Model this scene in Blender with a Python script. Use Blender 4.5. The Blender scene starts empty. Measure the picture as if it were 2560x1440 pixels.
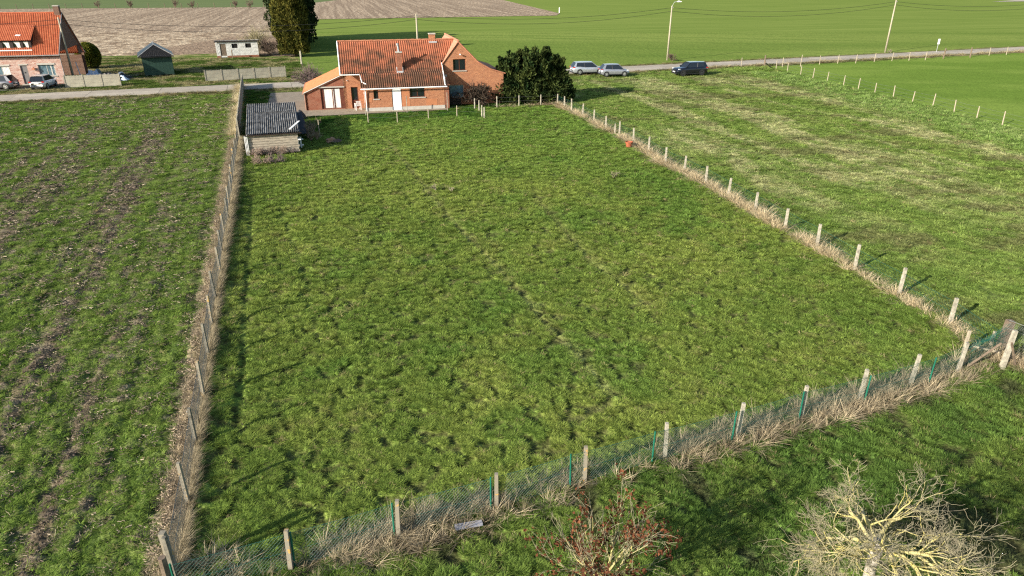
import bpy, math, random, numpy as np
from mathutils import Vector, Matrix
from mathutils.geometry import tessellate_polygon
sc = bpy.context.scene
# ------------------------------------------------------------ camera
F = 1707.0; TH = math.radians(24.6); CH = 12.3
cam_d = bpy.data.cameras.new('camera'); cam = bpy.data.objects.new('camera', cam_d)
sc.collection.objects.link(cam); sc.camera = cam
cam.location = (0, 0, CH); cam.rotation_euler = (math.pi/2 - TH, 0, 0)
cam_d.sensor_width = 36.0; cam_d.lens = 36.0*F/2560.0
cam_d.clip_start = 0.2; cam_d.clip_end = 6000
# ------------------------------------------------------------ light
SUN_EL = math.radians(21.0); SH_AZ = math.radians(39.0)
world = bpy.data.worlds.new('World'); sc.world = world; world.use_nodes = True
wn = world.node_tree; wn.nodes.clear()
sky = wn.nodes.new('ShaderNodeTexSky'); sky.sky_type = 'NISHITA'; sky.sun_disc = False
sky.sun_elevation = SUN_EL; sky.sun_rotation = math.radians(231.0)
bg = wn.nodes.new('ShaderNodeBackground'); bg.inputs['Strength'].default_value = 0.10
wo = wn.nodes.new('ShaderNodeOutputWorld')
wn.links.new(sky.outputs[0], bg.inputs[0]); wn.links.new(bg.outputs[0], wo.inputs[0])
sl = bpy.data.lights.new('sun', 'SUN'); sl.energy = 5.0; sl.angle = math.radians(0.5); sl.color = (1.0, 0.93, 0.81)
so = bpy.data.objects.new('sun', sl); sc.collection.objects.link(so)
dv = Vector((math.cos(SH_AZ)*math.cos(SUN_EL), math.sin(SH_AZ)*math.cos(SUN_EL), -math.sin(SUN_EL)))
so.rotation_euler = dv.to_track_quat('-Z', 'Y').to_euler(); so.location = (-60, -40, 50)
vs = sc.view_settings; vs.view_transform = 'Standard'; vs.look = 'None'; vs.exposure = 1.02; vs.gamma = 1.0
vs.use_curve_mapping = False
sc.cycles.use_denoising = False; sc.cycles.max_bounces = 6; sc.cycles.diffuse_bounces = 3; sc.cycles.glossy_bounces = 3; sc.cycles.filter_width = 1.25

# ------------------------------------------------------------ helpers
def G(px, py, z=0.0):
    """photo pixel (2560x1440) -> point of the horizontal plane at height z"""
    u = (px-1280)/F; v = (720-py)/F
    dy = math.cos(TH)+v*math.sin(TH); dz = -math.sin(TH)+v*math.cos(TH)
    t = (z-CH)/dz
    return (u*t, dy*t)
rng = np.random.default_rng(7); random.seed(7)
COL = sc.collection

class MB:
    def __init__(s): s.v = []; s.f = []; s.mi = []; s.m = 0
    def quad(s, a, b, c, d):
        n = len(s.v); s.v += [tuple(a), tuple(b), tuple(c), tuple(d)]; s.f.append((n, n+1, n+2, n+3)); s.mi.append(s.m)
    def tri(s, a, b, c):
        n = len(s.v); s.v += [tuple(a), tuple(b), tuple(c)]; s.f.append((n, n+1, n+2)); s.mi.append(s.m)
    def box(s, x0, x1, y0, y1, z0, z1, mat=None):
        n = len(s.v)
        P = [(x0,y0,z0),(x1,y0,z0),(x1,y1,z0),(x0,y1,z0),(x0,y0,z1),(x1,y0,z1),(x1,y1,z1),(x0,y1,z1)]
        if mat is not None: P = [tuple(mat @ Vector(p)) for p in P]
        s.v += P
        for f in ((0,3,2,1),(4,5,6,7),(0,1,5,4),(1,2,6,5),(2,3,7,6),(3,0,4,7)):
            s.f.append(tuple(n+i for i in f)); s.mi.append(s.m)
        return s
    def tube(s, pts, rad, n=6, cap=True):
        pts = [Vector(p) for p in pts]
        if not hasattr(rad, '__len__'): rad = [rad]*len(pts)
        rings = []
        for i, p in enumerate(pts):
            a = pts[max(i-1, 0)]; b = pts[min(i+1, len(pts)-1)]
            d = (b-a)
            if d.length < 1e-9: d = Vector((0, 0, 1))
            d.normalize()
            ref = Vector((0, 0, 1)) if abs(d.z) < .9 else Vector((1, 0, 0))
            x = d.cross(ref).normalized(); y = d.cross(x)
            base = len(s.v)
            for k in range(n):
                t = 2*math.pi*k/n
                s.v.append(tuple(p + (x*math.cos(t)+y*math.sin(t))*rad[i]))
            rings.append(base)
        for a, b in zip(rings[:-1], rings[1:]):
            for k in range(n):
                s.f.append((a+k, a+(k+1) % n, b+(k+1) % n, b+k)); s.mi.append(s.m)
        if cap:
            s.f.append(tuple(rings[0]+k for k in range(n))[::-1]); s.mi.append(s.m)
            s.f.append(tuple(rings[-1]+k for k in range(n))); s.mi.append(s.m)
        return s
    def disc(s, c, ax, r0, r1, h, n=20):
        """ring / cylinder along axis 'y' from c, radii r0 (inner) r1 (outer)"""
        c = Vector(c)
        for k in range(n):
            t0 = 2*math.pi*k/n; t1 = 2*math.pi*(k+1)/n
            def pt(r, t, hh): return c+Vector((r*math.cos(t), hh, r*math.sin(t)))
            s.quad(pt(r1,t0,0), pt(r1,t1,0), pt(r1,t1,h), pt(r1,t0,h))
            if r0 > 0:
                s.quad(pt(r0,t1,0), pt(r0,t0,0), pt(r0,t0,h), pt(r0,t1,h))
                s.quad(pt(r0,t0,0), pt(r0,t1,0), pt(r1,t1,0), pt(r1,t0,0))
                s.quad(pt(r0,t0,h), pt(r1,t0,h), pt(r1,t1,h), pt(r0,t1,h))
            else:
                s.tri(c, pt(r1,t0,0), pt(r1,t1,0)); s.tri(c+Vector((0,h,0)), pt(r1,t1,h), pt(r1,t0,h))
        return s
    def build(s, name, mat, parent=None, smooth=False, kind=None):
        me = bpy.data.meshes.new(name); me.from_pydata(s.v, [], s.f)
        mats = mat if isinstance(mat, (list, tuple)) else [mat]
        for m in mats: me.materials.append(m)
        if len(mats) > 1: me.polygons.foreach_set('material_index', s.mi)
        if smooth: me.polygons.foreach_set('use_smooth', [True]*len(me.polygons))
        me.update()
        o = bpy.data.objects.new(name, me); COL.objects.link(o)
        if parent: o.parent = parent
        if kind: o['kind'] = kind
        return o

def tag(o, label=None, cat=None, group=None, kind=None):
    if label: o['label'] = label
    if cat: o['category'] = cat
    if group: o['group'] = group
    if kind: o['kind'] = kind
    return o
def thing(name, label, cat, loc=(0, 0, 0), deg=0, group=None):
    o = bpy.data.objects.new(name, None); COL.objects.link(o); o.empty_display_size = .3
    o.location = loc if len(loc) == 3 else (loc[0], loc[1], 0); o.rotation_euler = (0, 0, math.radians(deg))
    return tag(o, label, cat, group)
def copy_tree(o, parent=None):
    c = o.copy(); COL.objects.link(c)
    if parent: c.parent = parent
    for ch in list(o.children): copy_tree(ch, c)
    return c

# ------------------------------------------------------------ materials
def mat_new(name):
    m = bpy.data.materials.new(name); m.use_nodes = True
    nt = m.node_tree; nt.nodes.clear()
    return m, nt, nt.nodes, nt.links
def mat(name, col, rough=.8, metal=0, spec=.3, var=0.0, vscale=3.0, bump=0.0, bscale=20.0, col2=None, trans=0, det=6, stretch=None, coat=0, ramp=(.36,.66), world=False):
    """principled material with noise colour variation and fine relief, object coordinates"""
    m, nt, N, L = mat_new(name)
    out = N.new('ShaderNodeOutputMaterial'); b = N.new('ShaderNodeBsdfPrincipled'); L.new(b.outputs[0], out.inputs[0])
    b.inputs['Base Color'].default_value = (*col, 1); b.inputs['Roughness'].default_value = rough
    b.inputs['Metallic'].default_value = metal; b.inputs['Specular IOR Level'].default_value = spec
    b.inputs['Coat Weight'].default_value = coat; b.inputs['Coat Roughness'].default_value = .05
    if trans: b.inputs['Transmission Weight'].default_value = trans
    tc = N.new('ShaderNodeNewGeometry' if world else 'ShaderNodeTexCoord'); src = tc.outputs['Position' if world else 'Object']
    if stretch:
        mp = N.new('ShaderNodeMapping'); mp.inputs['Scale'].default_value = stretch; L.new(src, mp.inputs[0]); src = mp.outputs[0]
    if var or col2:
        n = N.new('ShaderNodeTexNoise'); n.inputs['Scale'].default_value = vscale; n.inputs['Detail'].default_value = det
        n.inputs['Roughness'].default_value = .65; L.new(src, n.inputs['Vector'])
        r = N.new('ShaderNodeValToRGB'); r.color_ramp.elements[0].position = ramp[0]; r.color_ramp.elements[1].position = ramp[1]
        c2 = col2 if col2 else tuple(min(1, c*(1+var)) for c in col)
        c1 = col if col2 else tuple(c*(1-var) for c in col)
        r.color_ramp.elements[0].color = (*c1, 1); r.color_ramp.elements[1].color = (*c2, 1)
        L.new(n.outputs[0], r.inputs[0]); L.new(r.outputs[0], b.inputs['Base Color'])
    if bump:
        n2 = N.new('ShaderNodeTexNoise'); n2.inputs['Scale'].default_value = bscale; n2.inputs['Detail'].default_value = 4
        L.new(src, n2.inputs['Vector']); bp = N.new('ShaderNodeBump'); bp.inputs['Strength'].default_value = 1
        bp.inputs['Distance'].default_value = bump; L.new(n2.outputs[0], bp.inputs['Height']); L.new(bp.outputs[0], b.inputs['Normal'])
    return m
def mat_foliage(name, col, attr=None, kind='INSTANCER', trans=.35, vary=.5, rough=.7, col2=None):
    """leaf / blade: diffuse with a share of translucency; colour from an attribute or a fixed colour with noise"""
    m, nt, N, L = mat_new(name)
    out = N.new('ShaderNodeOutputMaterial')
    d = N.new('ShaderNodeBsdfDiffuse'); t = N.new('ShaderNodeBsdfTranslucent'); mx = N.new('ShaderNodeMixShader'); mx.inputs[0].default_value = trans
    L.new(d.outputs[0], mx.inputs[1]); L.new(t.outputs[0], mx.inputs[2]); L.new(mx.outputs[0], out.inputs[0])
    if attr:
        a = N.new('ShaderNodeAttribute'); a.attribute_name = attr; a.attribute_type = kind; base = a.outputs['Color']
    else:
        tc = N.new('ShaderNodeTexCoord'); n = N.new('ShaderNodeTexNoise'); n.inputs['Scale'].default_value = 1.3; n.inputs['Detail'].default_value = 5
        L.new(tc.outputs['Object'], n.inputs['Vector']); r = N.new('ShaderNodeValToRGB')
        r.color_ramp.elements[0].position = .38; r.color_ramp.elements[1].position = .64
        r.color_ramp.elements[0].color = (*col, 1); r.color_ramp.elements[1].color = (*(col2 or tuple(c*1.5 for c in col)), 1)
        L.new(n.outputs[0], r.inputs[0]); base = r.outputs[0]
    oi = N.new('ShaderNodeNewGeometry'); ml = N.new('ShaderNodeMath'); ml.operation = 'MULTIPLY_ADD'
    ml.inputs[1].default_value = vary; ml.inputs[2].default_value = 1-vary/2
    L.new(oi.outputs['Random Per Island'], ml.inputs[0])
    vm = N.new('ShaderNodeVectorMath'); vm.operation = 'SCALE'; L.new(base, vm.inputs[0]); L.new(ml.outputs[0], vm.inputs['Scale'])
    L.new(vm.outputs[0], d.inputs[0]); L.new(vm.outputs[0], t.inputs[0])
    return m
def mat_ground(name, fine=.35, fscale=9.0, bump=.03, bscale=14.0):
    m, nt, N, L = mat_new(name)
    out = N.new('ShaderNodeOutputMaterial'); b = N.new('ShaderNodeBsdfDiffuse'); L.new(b.outputs[0], out.inputs[0])
    a = N.new('ShaderNodeAttribute'); a.attribute_name = 'tint'; a.attribute_type = 'GEOMETRY'
    tc = N.new('ShaderNodeTexCoord'); n = N.new('ShaderNodeTexNoise'); n.inputs['Scale'].default_value = fscale; n.inputs['Detail'].default_value = 6; n.inputs['Roughness'].default_value = .7
    L.new(tc.outputs['Object'], n.inputs['Vector'])
    mr = N.new('ShaderNodeMapRange'); mr.inputs[1].default_value = .3; mr.inputs[2].default_value = .7; mr.inputs[3].default_value = 1-fine; mr.inputs[4].default_value = 1+fine
    L.new(n.outputs[0], mr.inputs[0]); vm = N.new('ShaderNodeVectorMath'); vm.operation = 'SCALE'
    L.new(a.outputs['Color'], vm.inputs[0]); L.new(mr.outputs[0], vm.inputs['Scale']); L.new(vm.outputs[0], b.inputs[0])
    n2 = N.new('ShaderNodeTexNoise'); n2.inputs['Scale'].default_value = bscale; n2.inputs['Detail'].default_value = 5
    L.new(tc.outputs['Object'], n2.inputs['Vector']); bp = N.new('ShaderNodeBump'); bp.inputs['Distance'].default_value = bump
    L.new(n2.outputs[0], bp.inputs['Height']); L.new(bp.outputs[0], b.inputs['Normal'])
    return m
def mat_brick(name, c1, c2, mortar, scale=1.0, patch=None):
    """brick courses on vertical walls: object x+y along the wall, z up"""
    m, nt, N, L = mat_new(name)
    out = N.new('ShaderNodeOutputMaterial'); b = N.new('ShaderNodeBsdfPrincipled'); L.new(b.outputs[0], out.inputs[0])
    b.inputs['Roughness'].default_value = .9; b.inputs['Specular IOR Level'].default_value = .15
    tc = N.new('ShaderNodeTexCoord'); sp = N.new('ShaderNodeSeparateXYZ'); L.new(tc.outputs['Object'], sp.inputs[0])
    ad = N.new('ShaderNodeMath'); ad.operation = 'ADD'; L.new(sp.outputs[0], ad.inputs[0]); L.new(sp.outputs[1], ad.inputs[1])
    cb = N.new('ShaderNodeCombineXYZ'); L.new(ad.outputs[0], cb.inputs[0]); L.new(sp.outputs[2], cb.inputs[1])
    br = N.new('ShaderNodeTexBrick'); br.inputs['Scale'].default_value = 1; br.inputs['Brick Width'].default_value = .22*scale; br.inputs['Row Height'].default_value = .075*scale
    br.inputs['Mortar Size'].default_value = .009; br.inputs['Color1'].default_value = (*c1, 1); br.inputs['Color2'].default_value = (*c2, 1)
    br.inputs['Mortar'].default_value = (*mortar, 1); L.new(cb.outputs[0], br.inputs['Vector'])
    n = N.new('ShaderNodeTexNoise'); n.inputs['Scale'].default_value = 2.2; n.inputs['Detail'].default_value = 7; n.inputs['Roughness'].default_value = .7
    mpp = N.new('ShaderNodeMapping'); mpp.inputs['Scale'].default_value = (1, 1, 2.2); L.new(tc.outputs['Object'], mpp.inputs[0]); L.new(mpp.outputs[0], n.inputs['Vector'])
    r = N.new('ShaderNodeValToRGB'); r.color_ramp.elements[0].position = .48; r.color_ramp.elements[1].position = .60
    L.new(n.outputs[0], r.inputs[0]); mx = N.new('ShaderNodeMixRGB'); mx.blend_type = 'MIX'
    fm = N.new('ShaderNodeMath'); fm.operation = 'MULTIPLY'; fm.inputs[1].default_value = .55; L.new(r.outputs[0], fm.inputs[0])
    L.new(fm.outputs[0], mx.inputs[0]); L.new(br.outputs[0], mx.inputs[1]); mx.inputs[2].default_value = (*(patch or c1), 1)
    L.new(mx.outputs[0], b.inputs['Base Color'])
    bp = N.new('ShaderNodeBump'); bp.inputs['Distance'].default_value = .01; bp.invert = True; L.new(br.outputs['Fac'], bp.inputs['Height']); L.new(bp.outputs[0], b.inputs['Normal'])
    return m

M = {}
M['concrete'] = mat('weathered_concrete', (.36,.34,.29), .9, var=.25, vscale=5, bump=.01)
M['concrete_post'] = mat('concrete_post', (.33,.30,.235), .9, var=.35, vscale=7, bump=.006, bscale=40, world=True)
M['old_post'] = mat('old_concrete_post', (.17,.155,.12), .9, var=.4, vscale=7, bump=.006, bscale=40, world=True)
M['lichen_post'] = mat('lichen_post', (.23,.205,.155), .9, vscale=5, col2=(.52,.30,.07), bump=.006, ramp=(.56,.62), world=True)
M['road'] = mat('road_concrete', (.33,.285,.225), .92, var=.12, vscale=.9, bump=.004, bscale=30)
M['road2'] = mat('road_concrete_pale', (.385,.335,.265), .92, var=.12, vscale=.9, bump=.004, bscale=30)
M['joint'] = mat('road_joint', (.10,.09,.07), .95, var=.2)
M['drive'] = mat('driveway_concrete', (.20,.162,.118), .92, vscale=1.2, col2=(.28,.232,.172), bump=.006)
M['patio'] = mat('patio_paving', (.22,.175,.125), .92, vscale=2.2, col2=(.31,.26,.19), bump=.006)
def mat_oldroof():
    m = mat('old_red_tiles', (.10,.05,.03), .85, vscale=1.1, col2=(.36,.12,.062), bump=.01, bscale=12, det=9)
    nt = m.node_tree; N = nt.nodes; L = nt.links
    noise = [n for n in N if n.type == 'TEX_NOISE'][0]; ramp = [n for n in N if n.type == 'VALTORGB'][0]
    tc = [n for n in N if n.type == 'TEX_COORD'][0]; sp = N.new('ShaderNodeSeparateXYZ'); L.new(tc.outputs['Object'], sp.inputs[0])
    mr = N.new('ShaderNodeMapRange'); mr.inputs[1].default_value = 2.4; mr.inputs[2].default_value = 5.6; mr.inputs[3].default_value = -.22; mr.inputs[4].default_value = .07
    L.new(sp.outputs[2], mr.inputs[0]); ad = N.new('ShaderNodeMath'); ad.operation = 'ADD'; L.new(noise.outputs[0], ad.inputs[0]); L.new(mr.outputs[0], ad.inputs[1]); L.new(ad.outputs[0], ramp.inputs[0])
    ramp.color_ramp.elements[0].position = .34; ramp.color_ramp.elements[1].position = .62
    return m
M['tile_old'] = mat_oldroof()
M['tile_old2'] = mat('bright_red_tiles', (.32,.115,.06), .85, vscale=1.6, col2=(.42,.19,.11), bump=.01)
M['tile_pink'] = mat('new_orange_tiles', (.36,.16,.10), .8, vscale=6, col2=(.46,.24,.16), bump=.01)
M['tile_orange'] = mat('lean_to_orange_tiles', (.36,.115,.045), .85, vscale=5, col2=(.46,.175,.08), bump=.01)
M['tile_red'] = mat('red_clay_tiles', (.34,.075,.030), .8, vscale=2.2, col2=(.46,.135,.06), bump=.01, bscale=9)
M['brick'] = mat_brick('farmhouse_brick', (.30,.085,.036), (.40,.135,.062), (.38,.24,.15), 1.0, (.50,.235,.12))
M['brick_dark'] = mat_brick('dark_red_brick', (.22,.062,.035), (.29,.095,.055), (.30,.18,.12), 1.0)  # darker brick colour for the lean-to, porch, front chimney and shed base
M['brick_pink'] = mat_brick('pink_mixed_brick', (.36,.15,.11), (.55,.40,.34), (.50,.42,.36), 1.6, (.50,.36,.30))
M['brick_brown'] = mat_brick('brown_gable_brick', (.15,.075,.05), (.20,.11,.08), (.20,.15,.12), 1.0)
M['plaster'] = mat('salmon_render', (.42,.17,.08), .9, var=.1, vscale=2)
M['white'] = mat('white_paint', (.80,.79,.76), .5, var=.04, vscale=6)
M['door_white'] = mat('white_door', (.88,.88,.88), .4, var=.02)
M['wood_brown'] = mat('brown_frame', (.11,.035,.02), .6, var=.3, vscale=8)
M['wood_dark'] = mat('dark_frame', (.03,.02,.018), .6, var=.3, vscale=8)
M['curtain'] = mat('white_curtain', (.70,.68,.62), .9, var=.15, vscale=2, stretch=(14,14,.6))
M['glass'] = mat('dark_window_glass', (.012,.015,.018), .06, spec=.8)
M['glass_blue'] = mat('reflecting_glass', (.10,.16,.19), .12, spec=.8, var=.4, vscale=3)
M['grey_door'] = mat('grey_door', (.16,.15,.145), .6, var=.1)
M['sill'] = mat('stone_sill', (.42,.39,.34), .8, var=.1)
M['lead'] = mat('lead_flashing', (.38,.39,.40), .6, var=.2)
M['zinc'] = mat('zinc_gutter', (.26,.25,.24), .5, var=.2)
M['black_hole'] = mat('dark_interior', (.012,.011,.01), .95)
M['galv'] = mat('fibre_cement_sheet', (.05,.048,.045), .85, vscale=1.6, col2=(.30,.29,.27), bump=.004, det=8, stretch=(3,.6,1))
M['plank'] = mat('weathered_plank', (.36,.31,.24), .85, var=.35, vscale=3, bump=.004, stretch=(1,6,8))
M['green_wall'] = mat('dark_green_boarding', (.022,.055,.04), .7, var=.15, vscale=2)
M['black_roof'] = mat('black_metal_roof', (.022,.026,.034), .38, var=.2, vscale=1.5, spec=.5)
M['black_tile'] = mat('black_roof_tiles', (.016,.016,.019), .7, var=.3, vscale=4)
M['block_white'] = mat('whitewashed_block', (.58,.57,.53), .9, var=.22, vscale=2.2, bump=.01)
M['fence_conc'] = mat('concrete_fence_panel', (.30,.275,.215), .9, vscale=1.3, col2=(.42,.39,.30), bump=.01)
M['pole'] = mat('utility_pole', (.34,.30,.22), .85, var=.15, vscale=1.2, stretch=(3,3,.5))
M['wire'] = mat('black_cable', (.02,.02,.02), .6)
M['fence_wire'] = mat('grey_fence_wire', (.22,.23,.20), .5, metal=.4)
M['mesh_green'] = mat('green_coated_wire', (.012,.075,.055), .45)
M['post_green'] = mat('green_metal_post', (.012,.12,.075), .45, var=.2, vscale=12)
M['wood_post'] = mat('grey_timber_post', (.34,.29,.21), .85, var=.3, vscale=10, stretch=(4,4,.8))
M['wood_old'] = mat('dark_timber_post', (.16,.12,.085), .9, var=.35, vscale=8)
M['tyre'] = mat('tyre_rubber', (.018,.018,.018), .85)
M['rim'] = mat('alloy_rim', (.62,.62,.62), .3, metal=.7)
M['rim_dark'] = mat('dark_rim', (.10,.10,.105), .35, metal=.6)
M['red_light'] = mat('red_lamp', (.45,.02,.015), .15, spec=.6)
M['clear_light'] = mat('clear_lamp', (.82,.84,.86), .1, spec=.8)
M['plate'] = mat('number_plate', (.80,.80,.76), .4)
M['black_plastic'] = mat('black_plastic', (.02,.02,.022), .5)
M['p_silver'] = mat('silver_paint', (.50,.53,.56), .28, metal=.55, coat=.8)
M['p_grey'] = mat('grey_paint', (.20,.20,.215), .28, metal=.5, coat=.8)
M['p_black'] = mat('blue_black_paint', (.005,.006,.011), .22, coat=1)
M['p_white'] = mat('pale_silver_paint', (.64,.64,.62), .3, metal=.3, coat=.8)
M['p_mid'] = mat('mid_silver_paint', (.33,.34,.37), .28, metal=.5, coat=.8)
M['tub'] = mat('terracotta_tub', (.30,.085,.04), .7, var=.25, vscale=6)
M['bark_yellow'] = mat('lichened_bark', (.34,.31,.19), .9, vscale=2.6, col2=(.52,.44,.13), bump=.01)
M['bark_grey'] = mat('pale_trunk_bark', (.33,.30,.25), .9, var=.3, vscale=9, bump=.01)
M['twig'] = mat('grey_twig', (.19,.165,.12), .9, vscale=1.6, col2=(.38,.34,.20))
M['twig_brown'] = mat('brown_twig', (.13,.09,.07), .9, var=.35, vscale=3)
M['twig_purple'] = mat('purple_brown_twig', (.17,.125,.115), .9, var=.3, vscale=3)
M['bark_dark'] = mat('dark_trunk_bark', (.07,.05,.035), .95, var=.3, vscale=5)
M['tarp_blue'] = mat('blue_tarpaulin', (.30,.42,.60), .6, vscale=3, col2=(.62,.66,.70))
M['tarp_black'] = mat('black_sheeting', (.03,.032,.035), .6, var=.4)
M['rubble'] = mat('grey_rubble', (.16,.145,.13), .95, var=.4, vscale=6, bump=.03)
M['soil'] = mat('field_soil', (.10,.075,.058), .95, var=.4, vscale=8, bump=.02)
M['grey_panel'] = mat('grey_profile_board', (.30,.30,.33), .6, var=.1)
M['sign'] = mat('sign_white', (.80,.80,.80), .4)
M['terracotta'] = mat('terracotta_ridge', (.45,.19,.11), .8, var=.2, vscale=5)
GT = mat_foliage('grass_blades', (.1,.15,.03), attr='tint', trans=.30, vary=.6)
GD = mat_foliage('dry_stalks', (.5,.4,.25), attr='tint', trans=.25, vary=.6)
GS = mat_foliage('straw_bits', (.5,.4,.25), attr='tint', trans=.0, vary=.5)

# ------------------------------------------------------------ numpy noise
def _hash(ix, iy, seed):
    h = (ix.astype(np.int64)*374761393 + iy.astype(np.int64)*668265263 + seed*1442695041) & 0xffffffff
    h = ((h ^ (h >> 13))*1274126177) & 0xffffffff
    return ((h ^ (h >> 16)) & 0xffff)/65535.0
def vnoise(x, y, seed=0):
    ix = np.floor(x); iy = np.floor(y); fx = x-ix; fy = y-iy
    fx = fx*fx*(3-2*fx); fy = fy*fy*(3-2*fy)
    a = _hash(ix,iy,seed); b = _hash(ix+1,iy,seed); c = _hash(ix,iy+1,seed); d = _hash(ix+1,iy+1,seed)
    return (a*(1-fx)+b*fx)*(1-fy)+(c*(1-fx)+d*fx)*fy
def fbm(x, y, seed=0, octv=4):
    s = 0; a = 1; t = 0
    for i in range(octv):
        s = s+a*vnoise(x+13.7*i, y-7.3*i, seed+i); t += a; a *= .55; x = x*2.03; y = y*2.03
    return s/t
def sstep(a, b, x):
    t = np.clip((x-a)/(b-a), 0, 1); return t*t*(3-2*t)
def inpoly(x, y, poly):
    r = np.zeros(x.shape, bool); n = len(poly)
    for i in range(n):
        x0, y0 = poly[i]; x1, y1 = poly[(i+1) % n]
        if y0 == y1: continue
        c = ((y0 > y) != (y1 > y)) & (x < (x1-x0)*(y-y0)/(y1-y0)+x0)
        r ^= c
    return r
def seg_dist(x, y, pts):
    d = np.full(np.shape(x), 1e9)
    for (x0, y0), (x1, y1) in zip(pts[:-1], pts[1:]):
        dx, dy = x1-x0, y1-y0; t = np.clip(((x-x0)*dx+(y-y0)*dy)/(dx*dx+dy*dy), 0, 1)
        d = np.minimum(d, np.hypot(x-x0-t*dx, y-y0-t*dy))
    return d

# ------------------------------------------------------------ layout (metres, z = 0 ground)
def leftline(y): return -8.3-(y-13.6)*.333
LEFT_FENCE = [(leftline(10.8), 10.8), (leftline(56.5), 56.5)]
EAST_BASE = [G(*p) for p in [(1393,261),(1410.6,270),(1428.7,277),(1455.8,290),(1484,305),(1514,322),(1548,338),(1583,357),(1621,380),
             (1663,409),(1710,430),(1764,457),(1820,490),(1887,528),(1962,572),(2042,615),(2136,672),(2247,735),(2374,810)]]
CORNER = G(2480, 885)
EAST_FENCE = EAST_BASE+[CORNER]
NEAR_TOPS = [(410,1335),(710,1328),(988,1250),(1240,1178),(1466,1115),(1672,1057),(1857,1009),(2018,965),(2167,926),(2296,888),(2416,856)]
NEAR_BASE = [G(*p, 1.15) for p in NEAR_TOPS]
NEAR_FENCE = NEAR_BASE+[CORNER]
SE_END = G(2700, 985)
NORTH_FENCE = [G(1187,272)]+[G(*p) for p in [(1242.5,267),(1297.5,264.5),(1352,262.5),(1393,261)]]
YARD_FENCE = [G(*p) for p in [(921,306),(994,306),(1071.5,297),(1142.6,289),(1211,293)]]
ROAD_C = [((G(x,a)[0]+G(x,b)[0])/2, (G(x,a)[1]+G(x,b)[1])/2) for x,a,b in
          [(0,237,255.5),(300,223.4,240.7),(503,212,232),(740,205,221.5),(1100,187,203),(1330,178,191),(1560,166,178),(1680,158,175),(1820,152.5,167.5),(2060,141,155),(2210,134,145),(2560,117,127.5)]]
def ext(p, q, d): L = math.hypot(p[0]-q[0], p[1]-q[1]); return (p[0]+(p[0]-q[0])/L*d, p[1]+(p[1]-q[1])/L*d)
def smooth_line(P, n=4):
    P = np.array(P); out = []
    for i in range(len(P)-1):
        p0 = P[max(i-1,0)]; p1 = P[i]; p2 = P[i+1]; p3 = P[min(i+2,len(P)-1)]
        for k in range(n):
            t = k/n; out.append(tuple(.5*((2*p1)+(-p0+p2)*t+(2*p0-5*p1+4*p2-p3)*t*t+(-p0+3*p1-3*p2+p3)*t**3)))
    out.append(tuple(P[-1])); return out
# straighten the measured centre line a little
rc = np.array(ROAD_C); 
for _ in range(2): rc[1:-1] = (rc[:-2]+2*rc[1:-1]+rc[2:])/4
ROAD_C = [tuple(p) for p in rc]
ROAD_C = [ext(ROAD_C[0], ROAD_C[1], 60)]+ROAD_C+[ext(ROAD_C[-1], ROAD_C[-2], 120)]
ROAD = smooth_line(ROAD_C)
RW = 2.35
HO = (-14.34, 68.90); HA = 13.5   # farmhouse frame
LO = (-55.69, 88.24)              # left house frame
def loc2w(o, deg, u, v):
    c, s = math.cos(math.radians(deg)), math.sin(math.radians(deg)); return (o[0]+u*c-v*s, o[1]+u*s+v*c)
def hw(u, v): return loc2w(HO, HA, u, v)

WALL_N = (leftline(57), 57.0), (-32.9, 86.0)   # concrete wall along the plot, shed to road
west_edge = [(leftline(y), y) for y in (10.0, 56.5)]
P_PADDOCK = [NEAR_BASE[0]]+NEAR_BASE[1:]+[CORNER]+EAST_BASE[::-1]+NORTH_FENCE[::-1]+YARD_FENCE[::-1]+[G(852,292),G(760,352),(leftline(52),52),(leftline(30),30),(leftline(12),12)]
P_YARD = [G(852,292)]+[G(760,352),(leftline(52),52),(leftline(57),57),(-32.4,84.6)]+[hw(-5.9,8.6),hw(13.6,10),G(1393,256),G(1393,261)]+NORTH_FENCE[::-1]+YARD_FENCE[::-1]
P_DRIVE = [hw(-10.3,14.6),hw(-10.0,7.5),hw(-9.6,-2.4),hw(-8.6,-6.0),hw(-6.4,-6.0),hw(-6.1,-1.35),hw(7.9,-.75),hw(7.9,2.0),hw(-5.5,2.6),hw(-5.5,14.9)]
MEAD_E = [G(*p) for p in [(1912,168),(1968,178),(2032,192),(2109,212),(2187,232),(2280,254),(2344,281),(2441,306),(2505,311),(2640,345)]]
P_LAND = {}
road_n = []; road_s = []
for i, p in enumerate(ROAD):
    a = ROAD[max(i-1,0)]; b = ROAD[min(i+1,len(ROAD)-1)]; d = Vector((b[0]-a[0], b[1]-a[1])).normalized()
    road_n.append((p[0]-d.y*1.0, p[1]+d.x*1.0)); road_s.append((p[0]+d.y, p[1]-d.x))
WFENCE = [G(1.0*(1860+x/3.657), 100+y/3.657) for x,y in [(293,262),(395,288),(517,318),(630,345),(760,375),(910,408),(1045,442),(1195,483),(1365,515),(1540,562),(1725,603),(1920,657),(2128,712),(2362,770)]]
WFENCE.append((WFENCE[-1][0]+.5, WFENCE[-1][1]-4.2)); WFENCE.append((WFENCE[-1][0]+.6, WFENCE[-1][1]-4.4))
P_STUB = [G(-300,24),G(690,17),(-96,420),(-90,1200),(60,1400),G(1255,-1),G(1400,33),G(1390,38),G(766,48),G(736,141),G(533,133),G(442,136),G(250,139),G(200,141),G(-120,150),(-230,160)]
P_BACK = [G(-100,150),G(200,141),G(250,139),G(442,136),G(533,133),G(736,141),(-31.4,107.5),(-28.8,94.5),(-28,86),(-46,80),(-60,76),(-110,66)]

Z_ROAD = .05
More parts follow.
